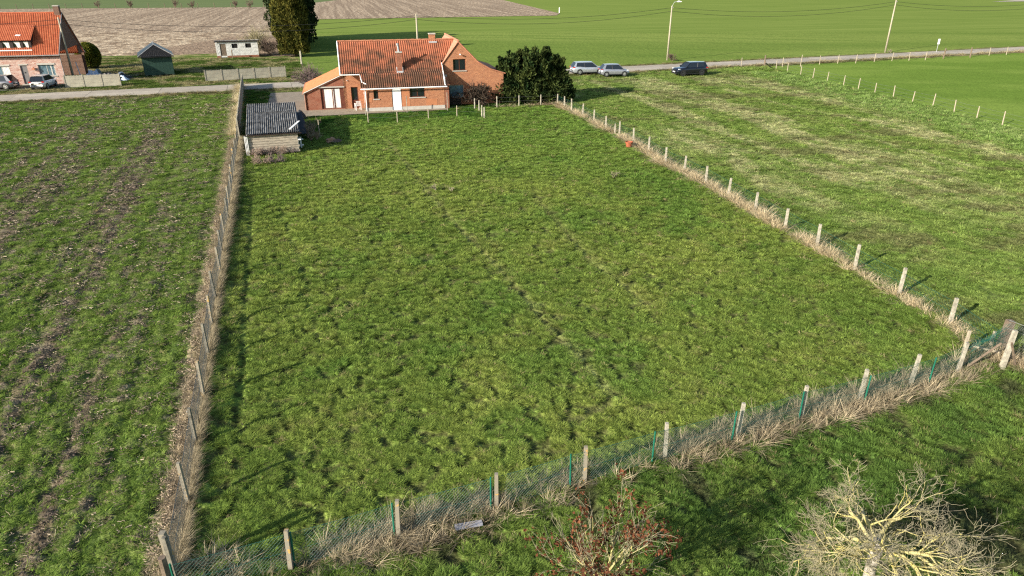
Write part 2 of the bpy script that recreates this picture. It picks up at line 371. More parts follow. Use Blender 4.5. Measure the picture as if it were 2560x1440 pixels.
# region ids
def region(x, y):
    """0 far green field, 1 paddock, 2 left sown field, 3 garden, 4 meadow, 5 far pasture, 6 yard grass, 7 hard ground, 8 verge, 9 stubble, 10 back yard"""
    r = np.zeros(x.shape, int)
    dr = seg_dist(x, y, ROAD)
    # north or south of road
    rx = np.array([p[0] for p in ROAD]); ry = np.array([p[1] for p in ROAD])
    south = y < np.interp(x, rx, ry)
    fx = np.array([p[1] for p in EAST_FENCE][::-1]); fyx = np.array([p[0] for p in EAST_FENCE][::-1])
    ex = np.interp(y, fx, fyx)
    wy = np.array([p[1] for p in WFENCE][::-1]); wx = np.array([p[0] for p in WFENCE][::-1])
    wxx = np.interp(y, wy, wx)
    wl = np.where(y > 57, -22.75-(y-57)*(32.9-22.75)/29.0, leftline(y))
    r[south & (x < wl)] = 2
    r[south & (x >= wl)] = 4
    r[south & (x >= wl) & (x > wxx)] = 5
    r[inpoly(x, y, P_YARD)] = 6
    r[inpoly(x, y, P_PADDOCK)] = 1
    nf = np.array(NEAR_FENCE+[SE_END]); ny = np.interp(x, nf[:,0], nf[:,1])
    low = (y < ny) & (x > -8.2) ; r[low & (r != 2)] = 3
    r[(y < 11.2) & (x > leftline(11.2))] = 3
    r[inpoly(x, y, P_STUB)] = 9
    r[inpoly(x, y, P_BACK) & ~south] = 10
    verge = (dr < RW+1.7+.8*vnoise(x*.5, y*.5, 5)) & (r != 6) & (r != 10)
    r[verge] = 8
    r[inpoly(x, y, P_DRIVE)] = 7
    r[dr < RW-.3] = 7
    dl = x-wl; dl2 = np.where(y < 57, dl, 99)
    r[(dl2 < .15) & (dl2 > -.40-.55*vnoise(x*.8, y*.8, 9)) & (y < 60)] = 8
    return r
RUTS = [[G(628,490),G(622,600),G(610,760),G(600,960),G(585,1060)],
        [G(965,345),G(1050,450),G(1130,550),G(1240,660),G(1350,790),G(1450,890),G(1545,1000)],
        [G(700,520),G(760,690),G(790,850)], [G(1330,480),G(1470,640),G(1620,760)]]
def height(x, y, r):
    d = np.hypot(x, y); lod = np.clip(1.15-d/90, .25, 1)
    h1 = fbm(x*3.9, y*3.9, 3, 2); h2 = fbm(x*.5, y*.5, 21, 3)
    amp = np.choose(np.clip(r, 0, 10), [.05, .115, .10, .13, .09, .05, .06, .0, .10, .10, .08])
    h = amp*(sstep(.30,.62,h1)-.6)*np.maximum(lod,.5) + (h2-.5)*.10*(amp > 0)
    # drill rows on the sown field
    a = (x*.945+y*.333)
    h = h+np.where(r == 2, .028*np.sin(a*2*math.pi/.75+1.5*fbm(x*.2,y*.2,8,2)), 0)
    for q, rt in enumerate(RUTS):
        dd = seg_dist(x, y, rt); h = h-np.where(r == 1, (.13 if q == 0 else .07)*np.exp(-(dd/(.18 if q == 0 else .16))**2)*(vnoise(x*.5, y*.5, 60+q) > (.0 if q == 0 else .25)), 0)
    gr = np.exp(-(((a/1.5) % 1-.5)/.10)**2); h = h-np.where(r == 2, .045*gr, 0)
    return h-.06
def mixc(a, b, t): return a+(b-a)*t[..., None]
def c3(*c): return np.array(c, float)
def tint(x, y, r):
    """albedo of the plant cover / soil, per region"""
    n1 = fbm(x*.12, y*.12, 31, 4); n2 = fbm(x*.9, y*.9, 41, 4); n3 = fbm(x*3.1, y*3.1, 51, 3)
    col = np.zeros(x.shape+(3,))
    # far field: even spring green with drill lines
    s = (x*.30-y*.95)
    a0 = mixc(c3(.140,.195,.042), c3(.185,.235,.056), sstep(.35,.65,fbm(x*.01,y*.05,61,4)))
    a0 = mixc(a0, c3(.105,.165,.032), .65*sstep(.55,.75,fbm((x*.97-y*.24)*.035,(x*.24+y*.97)*.55,63,3)))
    # paddock
    a1 = mixc(c3(.145,.215,.042), c3(.235,.285,.062), sstep(.30,.70,n1*.6+n2*.4))
    a1 = mixc(a1, c3(.150,.262,.048), sstep(34,62,y)*.6*sstep(.3,.6,n2))
    a1 = mixc(a1, c3(.25,.230,.085), .42*sstep(.60,.74,n3*.6+n2*.4))
    a1 = mixc(a1, c3(.110,.205,.038), .5*sstep(.60,.72,fbm(x*.3,y*.3,71,4)))
    dtrk = seg_dist(x, y, RUTS[1]); a1 = mixc(a1, c3(.27,.25,.10), .6*np.exp(-(dtrk/.22)**2)*(vnoise(x*.6,y*.6,17) > .2))
    a1 = mixc(a1, c3(.25,.235,.09), .45*np.exp(-(seg_dist(x, y, RUTS[3])/.3)**2))
    dl = x-np.where(y < 57, leftline(y), 1e3)
    # sown field
    al = x*.945+y*.333; pe = x*.333-y*.945
    cov = fbm(al*1.2, pe*.014, 81, 2)*.46+fbm(al*4.2, pe*2.6, 85, 2)*.54+.03*np.sin(al*2*math.pi/.5)+.05*np.sin(al*2*math.pi/.78+1.2*fbm(x*.15,y*.15,8,2))*sstep(.35,.6,fbm(al*.3,pe*.05,87,2))
    cov = cov+.07+.19*sstep(35, 75, y)+.10*sstep(-2.6,-1.3,dl)*(y < 60)-.04+.07*sstep(-14,-30,x+.3*y)
    gr = np.exp(-(((al/1.5) % 1-.5)/.10)**2)*sstep(.38,.55,fbm(al*.2,pe*.06,88,3)); cov = cov-.13*gr
    for a_ in (-6.8,-8.7,-13.6,-15.4,-21.5,-23.4): cov = cov-.15*np.exp(-((al-a_)/.24)**2)*sstep(.35,.6,fbm(al*.1+9,pe*.09,89,3))
    soil = mixc(c3(.120,.094,.062), c3(.225,.185,.125), sstep(.5,.75,n3))
    a2 = mixc(soil, mixc(c3(.095,.140,.036), c3(.150,.195,.050), sstep(.4,.6,n2)), sstep(.33,.66,cov))
    # garden
    a3 = mixc(c3(.100,.170,.036), c3(.160,.225,.048), sstep(.35,.65,n2*.6+n1*.4))
    a3 = mixc(a3, c3(.055,.050,.032), .75*sstep(.57,.66,fbm(x*.55,y*.55,91,4)))
    # meadow with straw swathes
    st = fbm((x*.97+y*.235)*.42+1.1*fbm(x*.12,y*.12,99,2), (x*.235-y*.97)*.045, 95, 3)
    a4 = mixc(c3(.160,.235,.050), c3(.225,.295,.072), sstep(.35,.65,n2))
    a4 = mixc(a4, c3(.44,.42,.21), .85*sstep(.47,.64,st)*sstep(.3,.6,n3*.5+n2*.5)*sstep(30,48,y)*sstep(94,88,y-.15*x))
    a4 = mixc(a4, c3(.16,.145,.07), .6*sstep(.55,.7,fbm(x*.25,y*.6,97,4)))
    wy = np.array([p[1] for p in WFENCE][::-1]); wx = np.array([p[0] for p in WFENCE][::-1])
    dw = np.interp(y, wy, wx)-x
    a4 = mixc(a4, mixc(c3(.155,.245,.055), c3(.24,.32,.10), sstep(.45,.6,n3)), sstep(-.5,.6,dw)*sstep(8.5,5,dw)*.85*(y < 100))
    a5 = mixc(c3(.125,.195,.034), c3(.165,.235,.046), sstep(.35,.65,fbm(x*.05,y*.2,101,4)))
    a6 = mixc(c3(.060,.130,.022), c3(.095,.160,.028), sstep(.4,.6,n2))
    a7 = np.broadcast_to(c3(.15,.13,.10), col.shape)
    a8 = mixc(c3(.11,.125,.04), c3(.20,.17,.085), sstep(.42,.62,n2))
    a8 = mixc(a8, c3(.31,.255,.155), ((np.abs(dl) < 2.2) & (y < 60))*1.0*sstep(.30,.5,n2+.1))
    al9 = x*.97+y*.25
    a9 = mixc(c3(.22,.16,.11), c3(.48,.385,.27), sstep(.38,.62,fbm(x*1.5,y*.8,111,3)))
    near9 = ((y < 165) & (x > -62-(165-y)*.1) & (x < -30))
    a9 = mixc(a9, c3(.24,.175,.125), .8*near9*sstep(175,150,y+.6*(x+45)))
    a10 = mixc(c3(.085,.130,.026), c3(.29,.255,.125), sstep(.46,.6,fbm(x*.3,y*.6,121,4)))
    for i, a in enumerate([a0,a1,a2,a3,a4,a5,a6,a7,a8,a9,a10]): col = np.where((r == i)[..., None], a, col)
    return col, cov, st, dw

# ------------------------------------------------------------ terrain
g_far = mat_ground('far_field_cover', .18, 2.2, .10, 2.0)
NAMES = {0:'farm_field',1:'paddock',2:'sown_field',3:'garden_lawn',4:'meadow',5:'pasture',6:'yard_grass',7:'road_bed',8:'grass_verge',9:'stubble_field',10:'back_yard'}
GM = {k: mat_ground(NAMES[k]+'_ground', f, fs, b, bs) for k, (f, fs, b, bs) in
      {0:(.22,1.6,.12,1.6),1:(.75,5.5,.06,9),2:(.5,9,.05,12),3:(.7,6,.06,10),4:(.6,4.5,.08,6),5:(.25,3,.06,4),6:(.6,5,.05,8),7:(.2,4,.01,6),8:(.4,7,.05,8),9:(.85,2.2,.25,1.6),10:(.4,3,.08,3)}.items()}
def terrain():
    k = .0060; ys = [5.0]
    while ys[-1] < 175: ys.append(ys[-1]*(1+k))
    ys = np.array(ys); ts = np.arange(-1.06, 1.0601, .0058)
    X = (ys[:, None]+6)*ts[None, :]; Y = np.repeat(ys[:, None], len(ts), 1)
    jit = ys[:, None]*.0022
    X = X+(rng.random(X.shape)-.5)*jit; Y = Y+(rng.random(X.shape)-.5)*jit
    cx = (X[:-1,:-1]+X[1:,1:])/2; cy = (Y[:-1,:-1]+Y[1:,1:])/2
    R = region(cx, cy); RV = region(X, Y)
    Z = height(X, Y, RV)
    C, _, _, _ = tint(X, Y, RV)
    nx = len(ts); idx = np.arange(X.size).reshape(X.shape)
    q = np.stack([idx[:-1,:-1], idx[:-1,1:], idx[1:,1:], idx[1:,:-1]], -1)
    V = np.stack([X, Y, Z], -1).reshape(-1, 3); Cf = C.reshape(-1, 3)
    for rid in range(11):
        f = q[R == rid]
        if not len(f): continue
        used, inv = np.unique(f.ravel(), return_inverse=True)
        me = bpy.data.meshes.new(NAMES[rid]); vv = V[used]; me.vertices.add(len(vv)); me.vertices.foreach_set('co', vv.ravel())
        nf = len(f); me.loops.add(nf*4); me.polygons.add(nf)
        me.loops.foreach_set('vertex_index', inv.astype(np.int32)); me.polygons.foreach_set('loop_start', np.arange(0, nf*4, 4, dtype=np.int32))
        me.polygons.foreach_set('loop_total', np.full(nf, 4, dtype=np.int32)); me.polygons.foreach_set('use_smooth', np.ones(nf, bool))
        at = me.attributes.new('tint', 'FLOAT_COLOR', 'POINT')
        cc = Cf[used]
        # own region's colour at its border vertices
        rr = np.full(len(used), rid); cc, _, _, _ = tint(vv[:,0].copy(), vv[:,1].copy(), rr)
        if rid in (1, 3, 4):   # dark tone in clump gaps: thatch and soil, plus the clumps' shade painted in
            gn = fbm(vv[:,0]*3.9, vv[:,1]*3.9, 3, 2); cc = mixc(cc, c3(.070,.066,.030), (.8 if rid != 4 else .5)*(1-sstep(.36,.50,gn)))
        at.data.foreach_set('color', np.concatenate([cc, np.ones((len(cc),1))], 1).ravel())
        me.update(calc_edges=True); me.materials.append(GM[rid])
        o = bpy.data.objects.new(NAMES[rid], me); COL.objects.link(o); o['kind'] = 'structure'
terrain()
# ground sheet to the horizon, stubble and far pasture beyond 170 m
def mat_far(name, c1, c2, scale, rows=None, rc=None, bump=.1):
    m, nt, N, L = mat_new(name)
    out = N.new('ShaderNodeOutputMaterial'); b = N.new('ShaderNodeBsdfDiffuse'); L.new(b.outputs[0], out.inputs[0])
    tc = N.new('ShaderNodeTexCoord'); mp = N.new('ShaderNodeMapping'); mp.inputs['Rotation'].default_value = (0, 0, math.radians(-14))
    L.new(tc.outputs['Object'], mp.inputs[0])
    mp2 = N.new('ShaderNodeMapping'); mp2.inputs['Scale'].default_value = scale; L.new(mp.outputs[0], mp2.inputs[0])
    n = N.new('ShaderNodeTexNoise'); n.inputs['Scale'].default_value = 1; n.inputs['Detail'].default_value = 7; n.inputs['Roughness'].default_value = .7; L.new(mp2.outputs[0], n.inputs['Vector'])
    r = N.new('ShaderNodeValToRGB'); r.color_ramp.elements[0].position = .4; r.color_ramp.elements[1].position = .62
    r.color_ramp.elements[0].color = (*c1, 1); r.color_ramp.elements[1].color = (*c2, 1); L.new(n.outputs[0], r.inputs[0])
    last = r.outputs[0]
    if rows:
        mp3 = N.new('ShaderNodeMapping'); mp3.inputs['Scale'].default_value = (rows,.012,1); L.new(mp.outputs[0], mp3.inputs[0]); w0 = N.new('ShaderNodeTexNoise'); w0.inputs['Scale'].default_value = 1; w0.inputs['Detail'].default_value = 2
        L.new(mp3.outputs[0], w0.inputs['Vector']); w = N.new('ShaderNodeMapRange'); w.inputs[1].default_value = .42; w.inputs[2].default_value = .58; L.new(w0.outputs[0], w.inputs[0])
        mx = N.new('ShaderNodeMixRGB'); mx.inputs[2].default_value = (*rc, 1); fm = N.new('ShaderNodeMath'); fm.operation = 'MULTIPLY'; fm.inputs[1].default_value = .55
        L.new(w.outputs[0], fm.inputs[0]); L.new(fm.outputs[0], mx.inputs[0]); L.new(last, mx.inputs[1]); last = mx.outputs[0]
    L.new(last, b.inputs[0])
    bp = N.new('ShaderNodeBump'); bp.inputs['Distance'].default_value = bump; L.new(n.outputs[0], bp.inputs['Height']); L.new(bp.outputs[0], b.inputs['Normal'])
    return m
M['far_green'] = mat_far('distant_crop', (.135,.192,.040), (.195,.245,.060), (.02,.45,1), bump=.05)
M['far_past'] = mat_far('distant_pasture', (.115,.150,.065), (.135,.172,.072), (.03,.12,1), bump=.05)
M['stub'] = mat_far('maize_stubble', (.19,.135,.095), (.56,.45,.32), (1.1,.5,1), rows=.55, rc=(.17,.125,.09), bump=.3)
def flat(name, poly, z, m):
    mb = MB(); vv = [Vector((p[0], p[1], 0)) for p in poly]
    for t in tessellate_polygon([vv]):
        a, b_, c_ = [vv[i] for i in t]
        if (b_-a).cross(c_-a).z < 0: b_, c_ = c_, b_
        mb.tri((a.x,a.y,z), (b_.x,b_.y,z), (c_.x,c_.y,z))
    return tag(mb.build(name, m), kind='structure')
mb = MB(); S = 2600.
for a, b_, c_, d_ in ((-S, -S, S, 5.2), (-S, 173.5, S, S)): mb.quad((a,b_,-.13),(c_,b_,-.13),(c_,d_,-.13),(a,d_,-.13))
mb.quad((-S,5.2,-.13),(-11.6,5.2,-.13),(-189,173.5,-.13),(-S,173.5,-.13)); mb.quad((11.6,5.2,-.13),(S,5.2,-.13),(S,173.5,-.13),(189,173.5,-.13))
mb.quad((-12.5,4.5,-.30),(12.5,4.5,-.30),(193,176,-.30),(-193,176,-.30))
tag(mb.build('ground', M['far_green']), kind='structure')
fs = [p for p in P_STUB]
flat('far_stubble', [(-330,172),G(-300,24),G(690,17),(-100,330),(-96,420),(-90,1200),(60,1400),G(1255,-1),G(1400,33),G(1390,38),G(766,48),(-46.5,172)], -.06, M['stub'])
flat('far_pasture', [G(-300,24),G(690,17),(-100,330),(-96,420),(-90,1200),(-300,2200),(-2000,2200),(-2000,300)], -.09, M['far_past'])
flat('distant_track', [G(2480,4),G(2700,1),G(2700,-1.5),G(2560,-1.5)], -.04, M['road2'])

# ------------------------------------------------------------ scatter (grass, stalks, litter)
def tuft_mesh(name, nb, h, spread, width, lean, m, seed, seg=2, curl=.5):
    r = random.Random(seed); v = []; f = []
    for i in range(nb):
        a = r.uniform(0, 6.283); rad = spread*math.sqrt(r.random())*.7; cx, cy = rad*math.cos(a), rad*math.sin(a)
        la = a+r.uniform(-1, 1); ln = lean*r.uniform(.4, 1.3); hh = h*r.uniform(.55, 1.15); w = width*r.uniform(.7, 1.2)
        wa = la+math.pi/2+r.uniform(-.6,.6); wx, wy = math.cos(wa)*w/2, math.sin(wa)*w/2; b = len(v)
        for k in range(seg):
            t = k/seg; q = ln*hh*(t+curl*t*t); x = cx+math.cos(la)*q; y = cy+math.sin(la)*q; z = hh*t*(1-.25*t*ln); s = 1-.45*t
            v += [(x-wx*s, y-wy*s, z), (x+wx*s, y+wy*s, z)]
        q = ln*hh*(1+curl); v.append((cx+math.cos(la)*q, cy+math.sin(la)*q, hh*(1-.25*ln)))
        for k in range(seg-1): f.append((b+2*k, b+2*k+1, b+2*k+3, b+2*k+2))
        f.append((b+2*(seg-1), b+2*(seg-1)+1, b+2*seg))
    me = bpy.data.meshes.new(name); me.from_pydata(v, [], f); me.materials.append(m); me.update()
    return bpy.data.objects.new(name, me)
def bits_mesh(name, n, L, w, spread, m, seed):
    r = random.Random(seed); v = []; f = []
    for i in range(n):
        a = r.uniform(0, 6.28); l = L*r.uniform(.4, 1); cx, cy = r.uniform(-spread, spread), r.uniform(-spread, spread); z = r.uniform(.01, .05)
        dx, dy = math.cos(a)*l/2, math.sin(a)*l/2; ox, oy = -math.sin(a)*w/2, math.cos(a)*w/2; b = len(v); dz = r.uniform(-.02, .04); k = r.uniform(-.02,.02)
        v += [(cx-dx-ox, cy-dy-oy, z), (cx-dx+ox, cy-dy+oy, z+k), (cx+dx+ox, cy+dy+oy, z+dz+k), (cx+dx-ox, cy+dy-oy, z+dz)]; f.append((b, b+1, b+2, b+3))
    me = bpy.data.meshes.new(name); me.from_pydata(v, [], f); me.materials.append(m); me.update()
    return bpy.data.objects.new(name, me)
def src_coll(name, objs):
    c = bpy.data.collections.new(name)
    for o in objs: c.objects.link(o)
    return c
def scatter(name, pts, scl, rot, tin, coll, kind='stuff', label=None, cat=None):
    n = len(pts); me = bpy.data.meshes.new(name); me.vertices.add(n); me.vertices.foreach_set('co', np.asarray(pts, float).ravel())
    a = me.attributes.new('scl', 'FLOAT_VECTOR', 'POINT'); a.data.foreach_set('vector', np.asarray(scl, float).ravel())
    a = me.attributes.new('rot', 'FLOAT_VECTOR', 'POINT'); a.data.foreach_set('vector', np.asarray(rot, float).ravel())
    a = me.attributes.new('tint', 'FLOAT_COLOR', 'POINT'); a.data.foreach_set('color', np.concatenate([tin, np.ones((n,1))], 1).ravel())
    me.update(); o = bpy.data.objects.new(name, me); COL.objects.link(o)
    ng = bpy.data.node_groups.new(name, 'GeometryNodeTree')
    ng.interface.new_socket('Geometry', in_out='INPUT', socket_type='NodeSocketGeometry'); ng.interface.new_socket('Geometry', in_out='OUTPUT', socket_type='NodeSocketGeometry')
    N = ng.nodes; L = ng.links
    gi = N.new('NodeGroupInput'); go = N.new('NodeGroupOutput'); ip = N.new('GeometryNodeInstanceOnPoints')
    ci = N.new('GeometryNodeCollectionInfo'); ci.inputs['Collection'].default_value = coll; ci.inputs['Separate Children'].default_value = True; ci.inputs['Reset Children'].default_value = True
    ip.inputs['Pick Instance'].default_value = True
    def na(nm):
        x = N.new('GeometryNodeInputNamedAttribute'); x.data_type = 'FLOAT_VECTOR'; x.inputs['Name'].default_value = nm; return x.outputs[0]
    er = N.new('FunctionNodeEulerToRotation'); L.new(na('rot'), er.inputs[0])
    L.new(gi.outputs[0], ip.inputs['Points']); L.new(ci.outputs[0], ip.inputs['Instance']); L.new(er.outputs[0], ip.inputs['Rotation']); L.new(na('scl'), ip.inputs['Scale'])
    rv = N.new('FunctionNodeRandomValue'); rv.data_type = 'INT'; rv.inputs[4].default_value = 0; rv.inputs[5].default_value = len(coll.objects)-1
    L.new(rv.outputs[2], ip.inputs['Instance Index']); L.new(ip.outputs[0], go.inputs[0])
    md = o.modifiers.new('scatter', 'NODES'); md.node_group = ng
    return tag(o, label, cat, kind=kind)
C_GRASS = src_coll('grass_src', [tuft_mesh('grass_tuft', 24, .085, .11, .013, 1.1, GT, 10+i) for i in range(5)])
C_CLUMP = src_coll('clump_src', [tuft_mesh('grass_clump', 90, .11, .15, .013, .70, GT, 110+i, 2, .7) for i in range(5)])
C_DRY = src_coll('dry_src', [tuft_mesh('dry_tuft', 26, .50, .14, .013, .55, GD, 30+i, 3, .9) for i in range(5)])
C_LIT = src_coll('litter_src', [bits_mesh('litter', 22, .11, .007, .17, GS, 50+i) for i in range(4)])

def fan(D, yref, p, y0, y1, seed, tmax=1.0):
    """random points, density D per m2 up to yref and then falling as (yref/y)^p"""
    r = np.random.default_rng(seed); yy = np.linspace(y0, y1, 800)
    w = D*np.minimum(1, (yref/yy)**p)*2*tmax*(yy+4); c = np.cumsum(w)*(yy[1]-yy[0]); n = int(c[-1]); u = r.random(n)*c[-1]
    y = np.interp(u, c, yy); x = (r.random(n)*2-1)*tmax*(y+4)
    return x, y, r
x, y, r_ = fan(150, 16, 1.55, 6.5, 118, 5)
R = region(x, y); keep = np.isin(R, (1,2,3,4,6,8,10))
x, y, R = x[keep], y[keep], R[keep]; n = len(x)
T, cov, st, dw = tint(x, y, R)
hz = height(x, y, R)
clump = fbm(x*3.9, y*3.9, 3, 2); clump2 = fbm(x*1.1, y*1.1, 13, 3)
dist = np.hypot(x, y); s0 = np.clip((dist/16)**.62, 1, 3.2)
zs = {1:.50,2:.36,3:.75,4:.45,5:.40,6:.45,8:.7,10:.5}
zf = np.ones(n)
for k_, v_ in zs.items(): zf[R == k_] = v_
zf = zf*(.55+1.1*sstep(.35,.65,clump))*(.8+.4*r_.random(n))
xyf = s0*(.8+.5*r_.random(n))
acc = np.ones(n)
acc[R == 2] = (.06+.62*sstep(.36,.62,cov+.16*(r_.random(n)-.5)))[R == 2]
acc[R == 1] = (.06+.94*sstep(.36,.52,clump))[R == 1]; acc[R == 4] = (.25+.75*sstep(.36,.52,clump))[R == 4]
acc[R == 3] = (.12+.88*sstep(.34,.52,clump))[R == 3]
acc[R == 8] = .55
bare = fbm(x*.55, y*.55, 91, 4); acc[(R == 3)] *= (1-.6*sstep(.57,.66,bare))[R == 3]
for q, rt in enumerate(RUTS):
    dd = seg_dist(x, y, rt); acc = np.where((R == 1), acc*(1-(.95 if q == 0 else .85)*(dd < (.20 if q == 0 else .16))), acc)
dlf = x-leftline(y); acc = np.where((R == 1) & (dlf < .55) & (y < 57), acc*.25, acc)
acc = np.where((R == 8) & (np.abs(dlf) < 2.2) & (y < 60), acc*.7*sstep(.35,.6,fbm(x*.7,y*.7,201,3)), acc)
k = r_.random(n) < acc
x, y, R, T, hz, zf, xyf, s0, clump2 = [q[k] for q in (x, y, R, T, hz, zf, xyf, s0, clump2)]; n = len(x)
al_ = x*.945+y*.333; alr = np.round(al_/.25)*.25+r_.normal(size=n)*.045; da_ = np.where(R == 2, alr-al_, 0); x = x+da_*.945; y = y+da_*.333

tallk = np.where((R == 4), 1+.9*sstep(-.5,.6,dw[k])*sstep(8.5,5,dw[k]), 1); zf = zf*tallk
T2 = np.where((R == 2)[:,None], mixc(c3(.100,.165,.030), c3(.185,.255,.052), r_.random(n)), T)
T2 = T2*(.85+.5*r_.random(n))[:,None]
yel = r_.random(n) < .035; T2[yel] = c3(.30,.26,.12)
rot = np.stack([(r_.random(n)-.5)*.35, (r_.random(n)-.5)*.35, r_.random(n)*6.283], -1)
scl = np.stack([xyf, xyf, zf*np.clip(s0, 1, 2.2)], -1); pts = np.stack([x, y, hz-.01], -1)
GN = {1:('paddock_grass','lumpy olive green pasture grass filling the fenced paddock'),2:('cereal_shoots','thin green shoots coming up through the brown soil of the left field'),
      3:('lawn_grass','dark green rough lawn grass around the bare trees'),4:('meadow_grass','green meadow grass with straw coloured swathes right of the paddock'),
      6:('garden_grass','short grass strip behind the red farmhouse'),
      8:('verge_grass','rough grass along the concrete road and fence foot'),10:('backyard_grass','patchy grass round the green and white sheds')}
for rid, (nm, lb) in GN.items():
    s_ = R == rid
    scatter(nm, pts[s_], scl[s_], rot[s_], T2[s_], C_GRASS, label=lb, cat='grass')
print('tufts', n)
# rounded grass clumps that give the pasture its pebbled look
x, y, r_ = fan(24, 400, 1.0, 6.5, 82, 77)
R = region(x, y); kk_ = np.isin(R, (1,3,4,6)); x, y, R = x[kk_], y[kk_], R[kk_]; n = len(x)
c_n = fbm(x*3.9, y*3.9, 3, 2); ok_ = (c_n > .50+.06*(r_.random(n)-.5)) & (r_.random(n) < np.where(R == 4, .6, 1.0))
for q, rt in enumerate(RUTS): ok_ &= ~((R == 1) & (seg_dist(x, y, rt) < .24))
ok_ &= ~((R == 1) & (x-leftline(y) < .8) & (y < 57)); ok_ &= ~((R == 3) & (fbm(x*.55, y*.55, 91, 4) > .60))
x, y, R = x[ok_], y[ok_], R[ok_]; n = len(x); T3, _, _, _ = tint(x, y, R); T3 = T3*(.95+.5*r_.random(n))[:,None]
T3 = T3*np.where(R == 1, 1.0, 1.0)[:,None]; hz = height(x, y, R); s_ = (.55+.6*r_.random(n))*np.clip((y/30)**.3, 1, 1.35); sz = s_*np.choose(R, [0,.85,0,1.05,.6,0,.55,0,0,0,0])
P3 = np.stack([x,y,hz-.02],-1); S3 = np.stack([s_,s_,sz],-1); O3 = np.stack([(r_.random(n)-.5)*.3,(r_.random(n)-.5)*.3,r_.random(n)*6.283],-1)
for rid, nm, lb in ((1,'paddock_clumps','rounded clumps of olive green grass all over the paddock'),(3,'lawn_clumps','rough dark grass clumps on the lawn round the bare trees'),(4,'meadow_clumps','low grass clumps in the meadow right of the paddock'),(6,'garden_clumps','low grass clumps close behind the farmhouse')):
    q = R == rid; scatter(nm, P3[q], S3[q], O3[q], T3[q], C_CLUMP, label=lb, cat='grass')
print('clumps', n)
# straw / soil bits on the sown field and stubble
x, y, r_ = fan(18, 16, 1.3, 9.5, 80, 11); R = region(x, y); k = (R == 2); x, y = x[k], y[k]; n = len(x)
lit_sel = r_.random(n) < (.25+.75*sstep(.55,.42,tint(x,y,np.full(n,2))[1])); x, y = x[lit_sel], y[lit_sel]; n = len(x)
hz = height(x, y, np.full(n, 2)); cc = mixc(c3(.13,.10,.08), c3(.33,.275,.20), r_.random(n)**3); s_ = np.clip((y/16)**.5, 1, 2.5)*(.7+.6*r_.random(n))
scatter('crop_residue', np.stack([x,y,hz],-1), np.stack([s_,s_,s_],-1), np.stack([0*x,0*x,r_.random(n)*6.28],-1), cc, C_LIT, label='pale maize straw scraps lying between the shoots of the left field', cat='straw')
# leaf litter strip left of the west fence
def strip(line, d0, d1, per_m, seed):
    r = np.random.default_rng(seed); P = np.array(line); L = np.hypot(*np.diff(P, axis=0).T); n = int(L.sum()*per_m)
    cu = np.r_[0, np.cumsum(L)]; t = r.random(n)*cu[-1]; i = np.clip(np.searchsorted(cu, t)-1, 0, len(L)-1); f = (t-cu[i])/L[i]
    p = P[i]+(P[i+1]-P[i])*f[:,None]; d = (P[i+1]-P[i])/L[i][:,None]; nrm = np.stack([-d[:,1], d[:,0]], -1); o = d0+(d1-d0)*r.random(n)
    return p+nrm*o[:,None], t, o, d, r
p, t, o, d, r_ = strip(LEFT_FENCE, .0, .7, 45, 3); n = len(p)
k = r_.random(n) < np.clip(1.1-.5*o+.3*(vnoise(p[:,0],p[:,1],2)-.5), 0, 1); p = p[k]; n = len(p)
cc = mixc(c3(.27,.205,.145), c3(.47,.38,.27), r_.random(n)); s_ = .5+.5*r_.random(n)
scatter('leaf_litter', np.stack([p[:,0],p[:,1],height(p[:,0],p[:,1],np.full(n,8))+.02],-1), np.stack([s_,s_,s_],-1), np.stack([0*s_,0*s_,r_.random(n)*6.28],-1), cc, C_LIT,
        label='pinkish dry leaves and stems banked against the left wire fence', cat='dry litter')
def dry_strip(name, label, line, d0, d1, per_m, hs, seed, cA, cB, lean=.3, wk=1.0):
    p, t, o, d, r = strip(line, d0, d1, per_m, seed); n = len(p)
    den = fbm(t*.45, o*0+seed, 7, 3); k = r.random(n) < .25+1.1*sstep(.3,.6,den); p, o, t, d, den = p[k], o[k], t[k], d[k], den[k]; n = len(p)
    cc = mixc(c3(*cA), c3(*cB), np.clip(r.random(n)*.7+.3*den, 0, 1)); s = hs*(.5+.8*r.random(n))*(.6+.8*den)
    rr = np.stack([(r.random(n)-.5)*lean*2, (r.random(n)-.5)*lean*2, r.random(n)*6.28], -1)
    w = np.clip(np.hypot(p[:,0],p[:,1])/30, 1, 1.6)*wk
    scatter(name, np.stack([p[:,0],p[:,1],p[:,0]*0-.05],-1), np.stack([(.7+.6*r.random(n))*w,(.7+.6*r.random(n))*w,s],-1), rr, cc, C_DRY, label=label, cat='dry grass')
dry_strip('dry_grass', 'pale straw coloured tall grass along the right hand post fence', [tuple(q) for q in EAST_FENCE], -.42, .18, 17, .75, 21, (.42,.33,.19), (.66,.55,.36))
dry_strip('dry_grass', 'brown dead grass tangled in the green mesh fence across the bottom', NEAR_FENCE, -.62, .50, 42, .62, 22, (.20,.16,.10), (.55,.455,.30), .5)
dry_strip('dry_grass', 'straw coloured grass at the foot of the fence leaving to the right', [CORNER, SE_END], -.3, .5, 34, .8, 23, (.40,.31,.18), (.62,.50,.33), .4)
dry_strip('dry_grass', 'dry grass under the short post row in front of the dark conifer', NORTH_FENCE[1:], -.3, .3, 14, .5, 24, (.36,.28,.17), (.56,.46,.3))
dry_strip('dry_grass', 'dry stems caught in the left wire fence', LEFT_FENCE, .0, .60, 34, .20, 25, (.30,.23,.15), (.54,.44,.29), .4, .7)
dry_strip('dry_grass', 'dense matted dead grass caught at the foot of the left wire mesh', LEFT_FENCE, -.05, .08, 120, .66, 29, (.24,.20,.12), (.50,.42,.28), .12, .55)
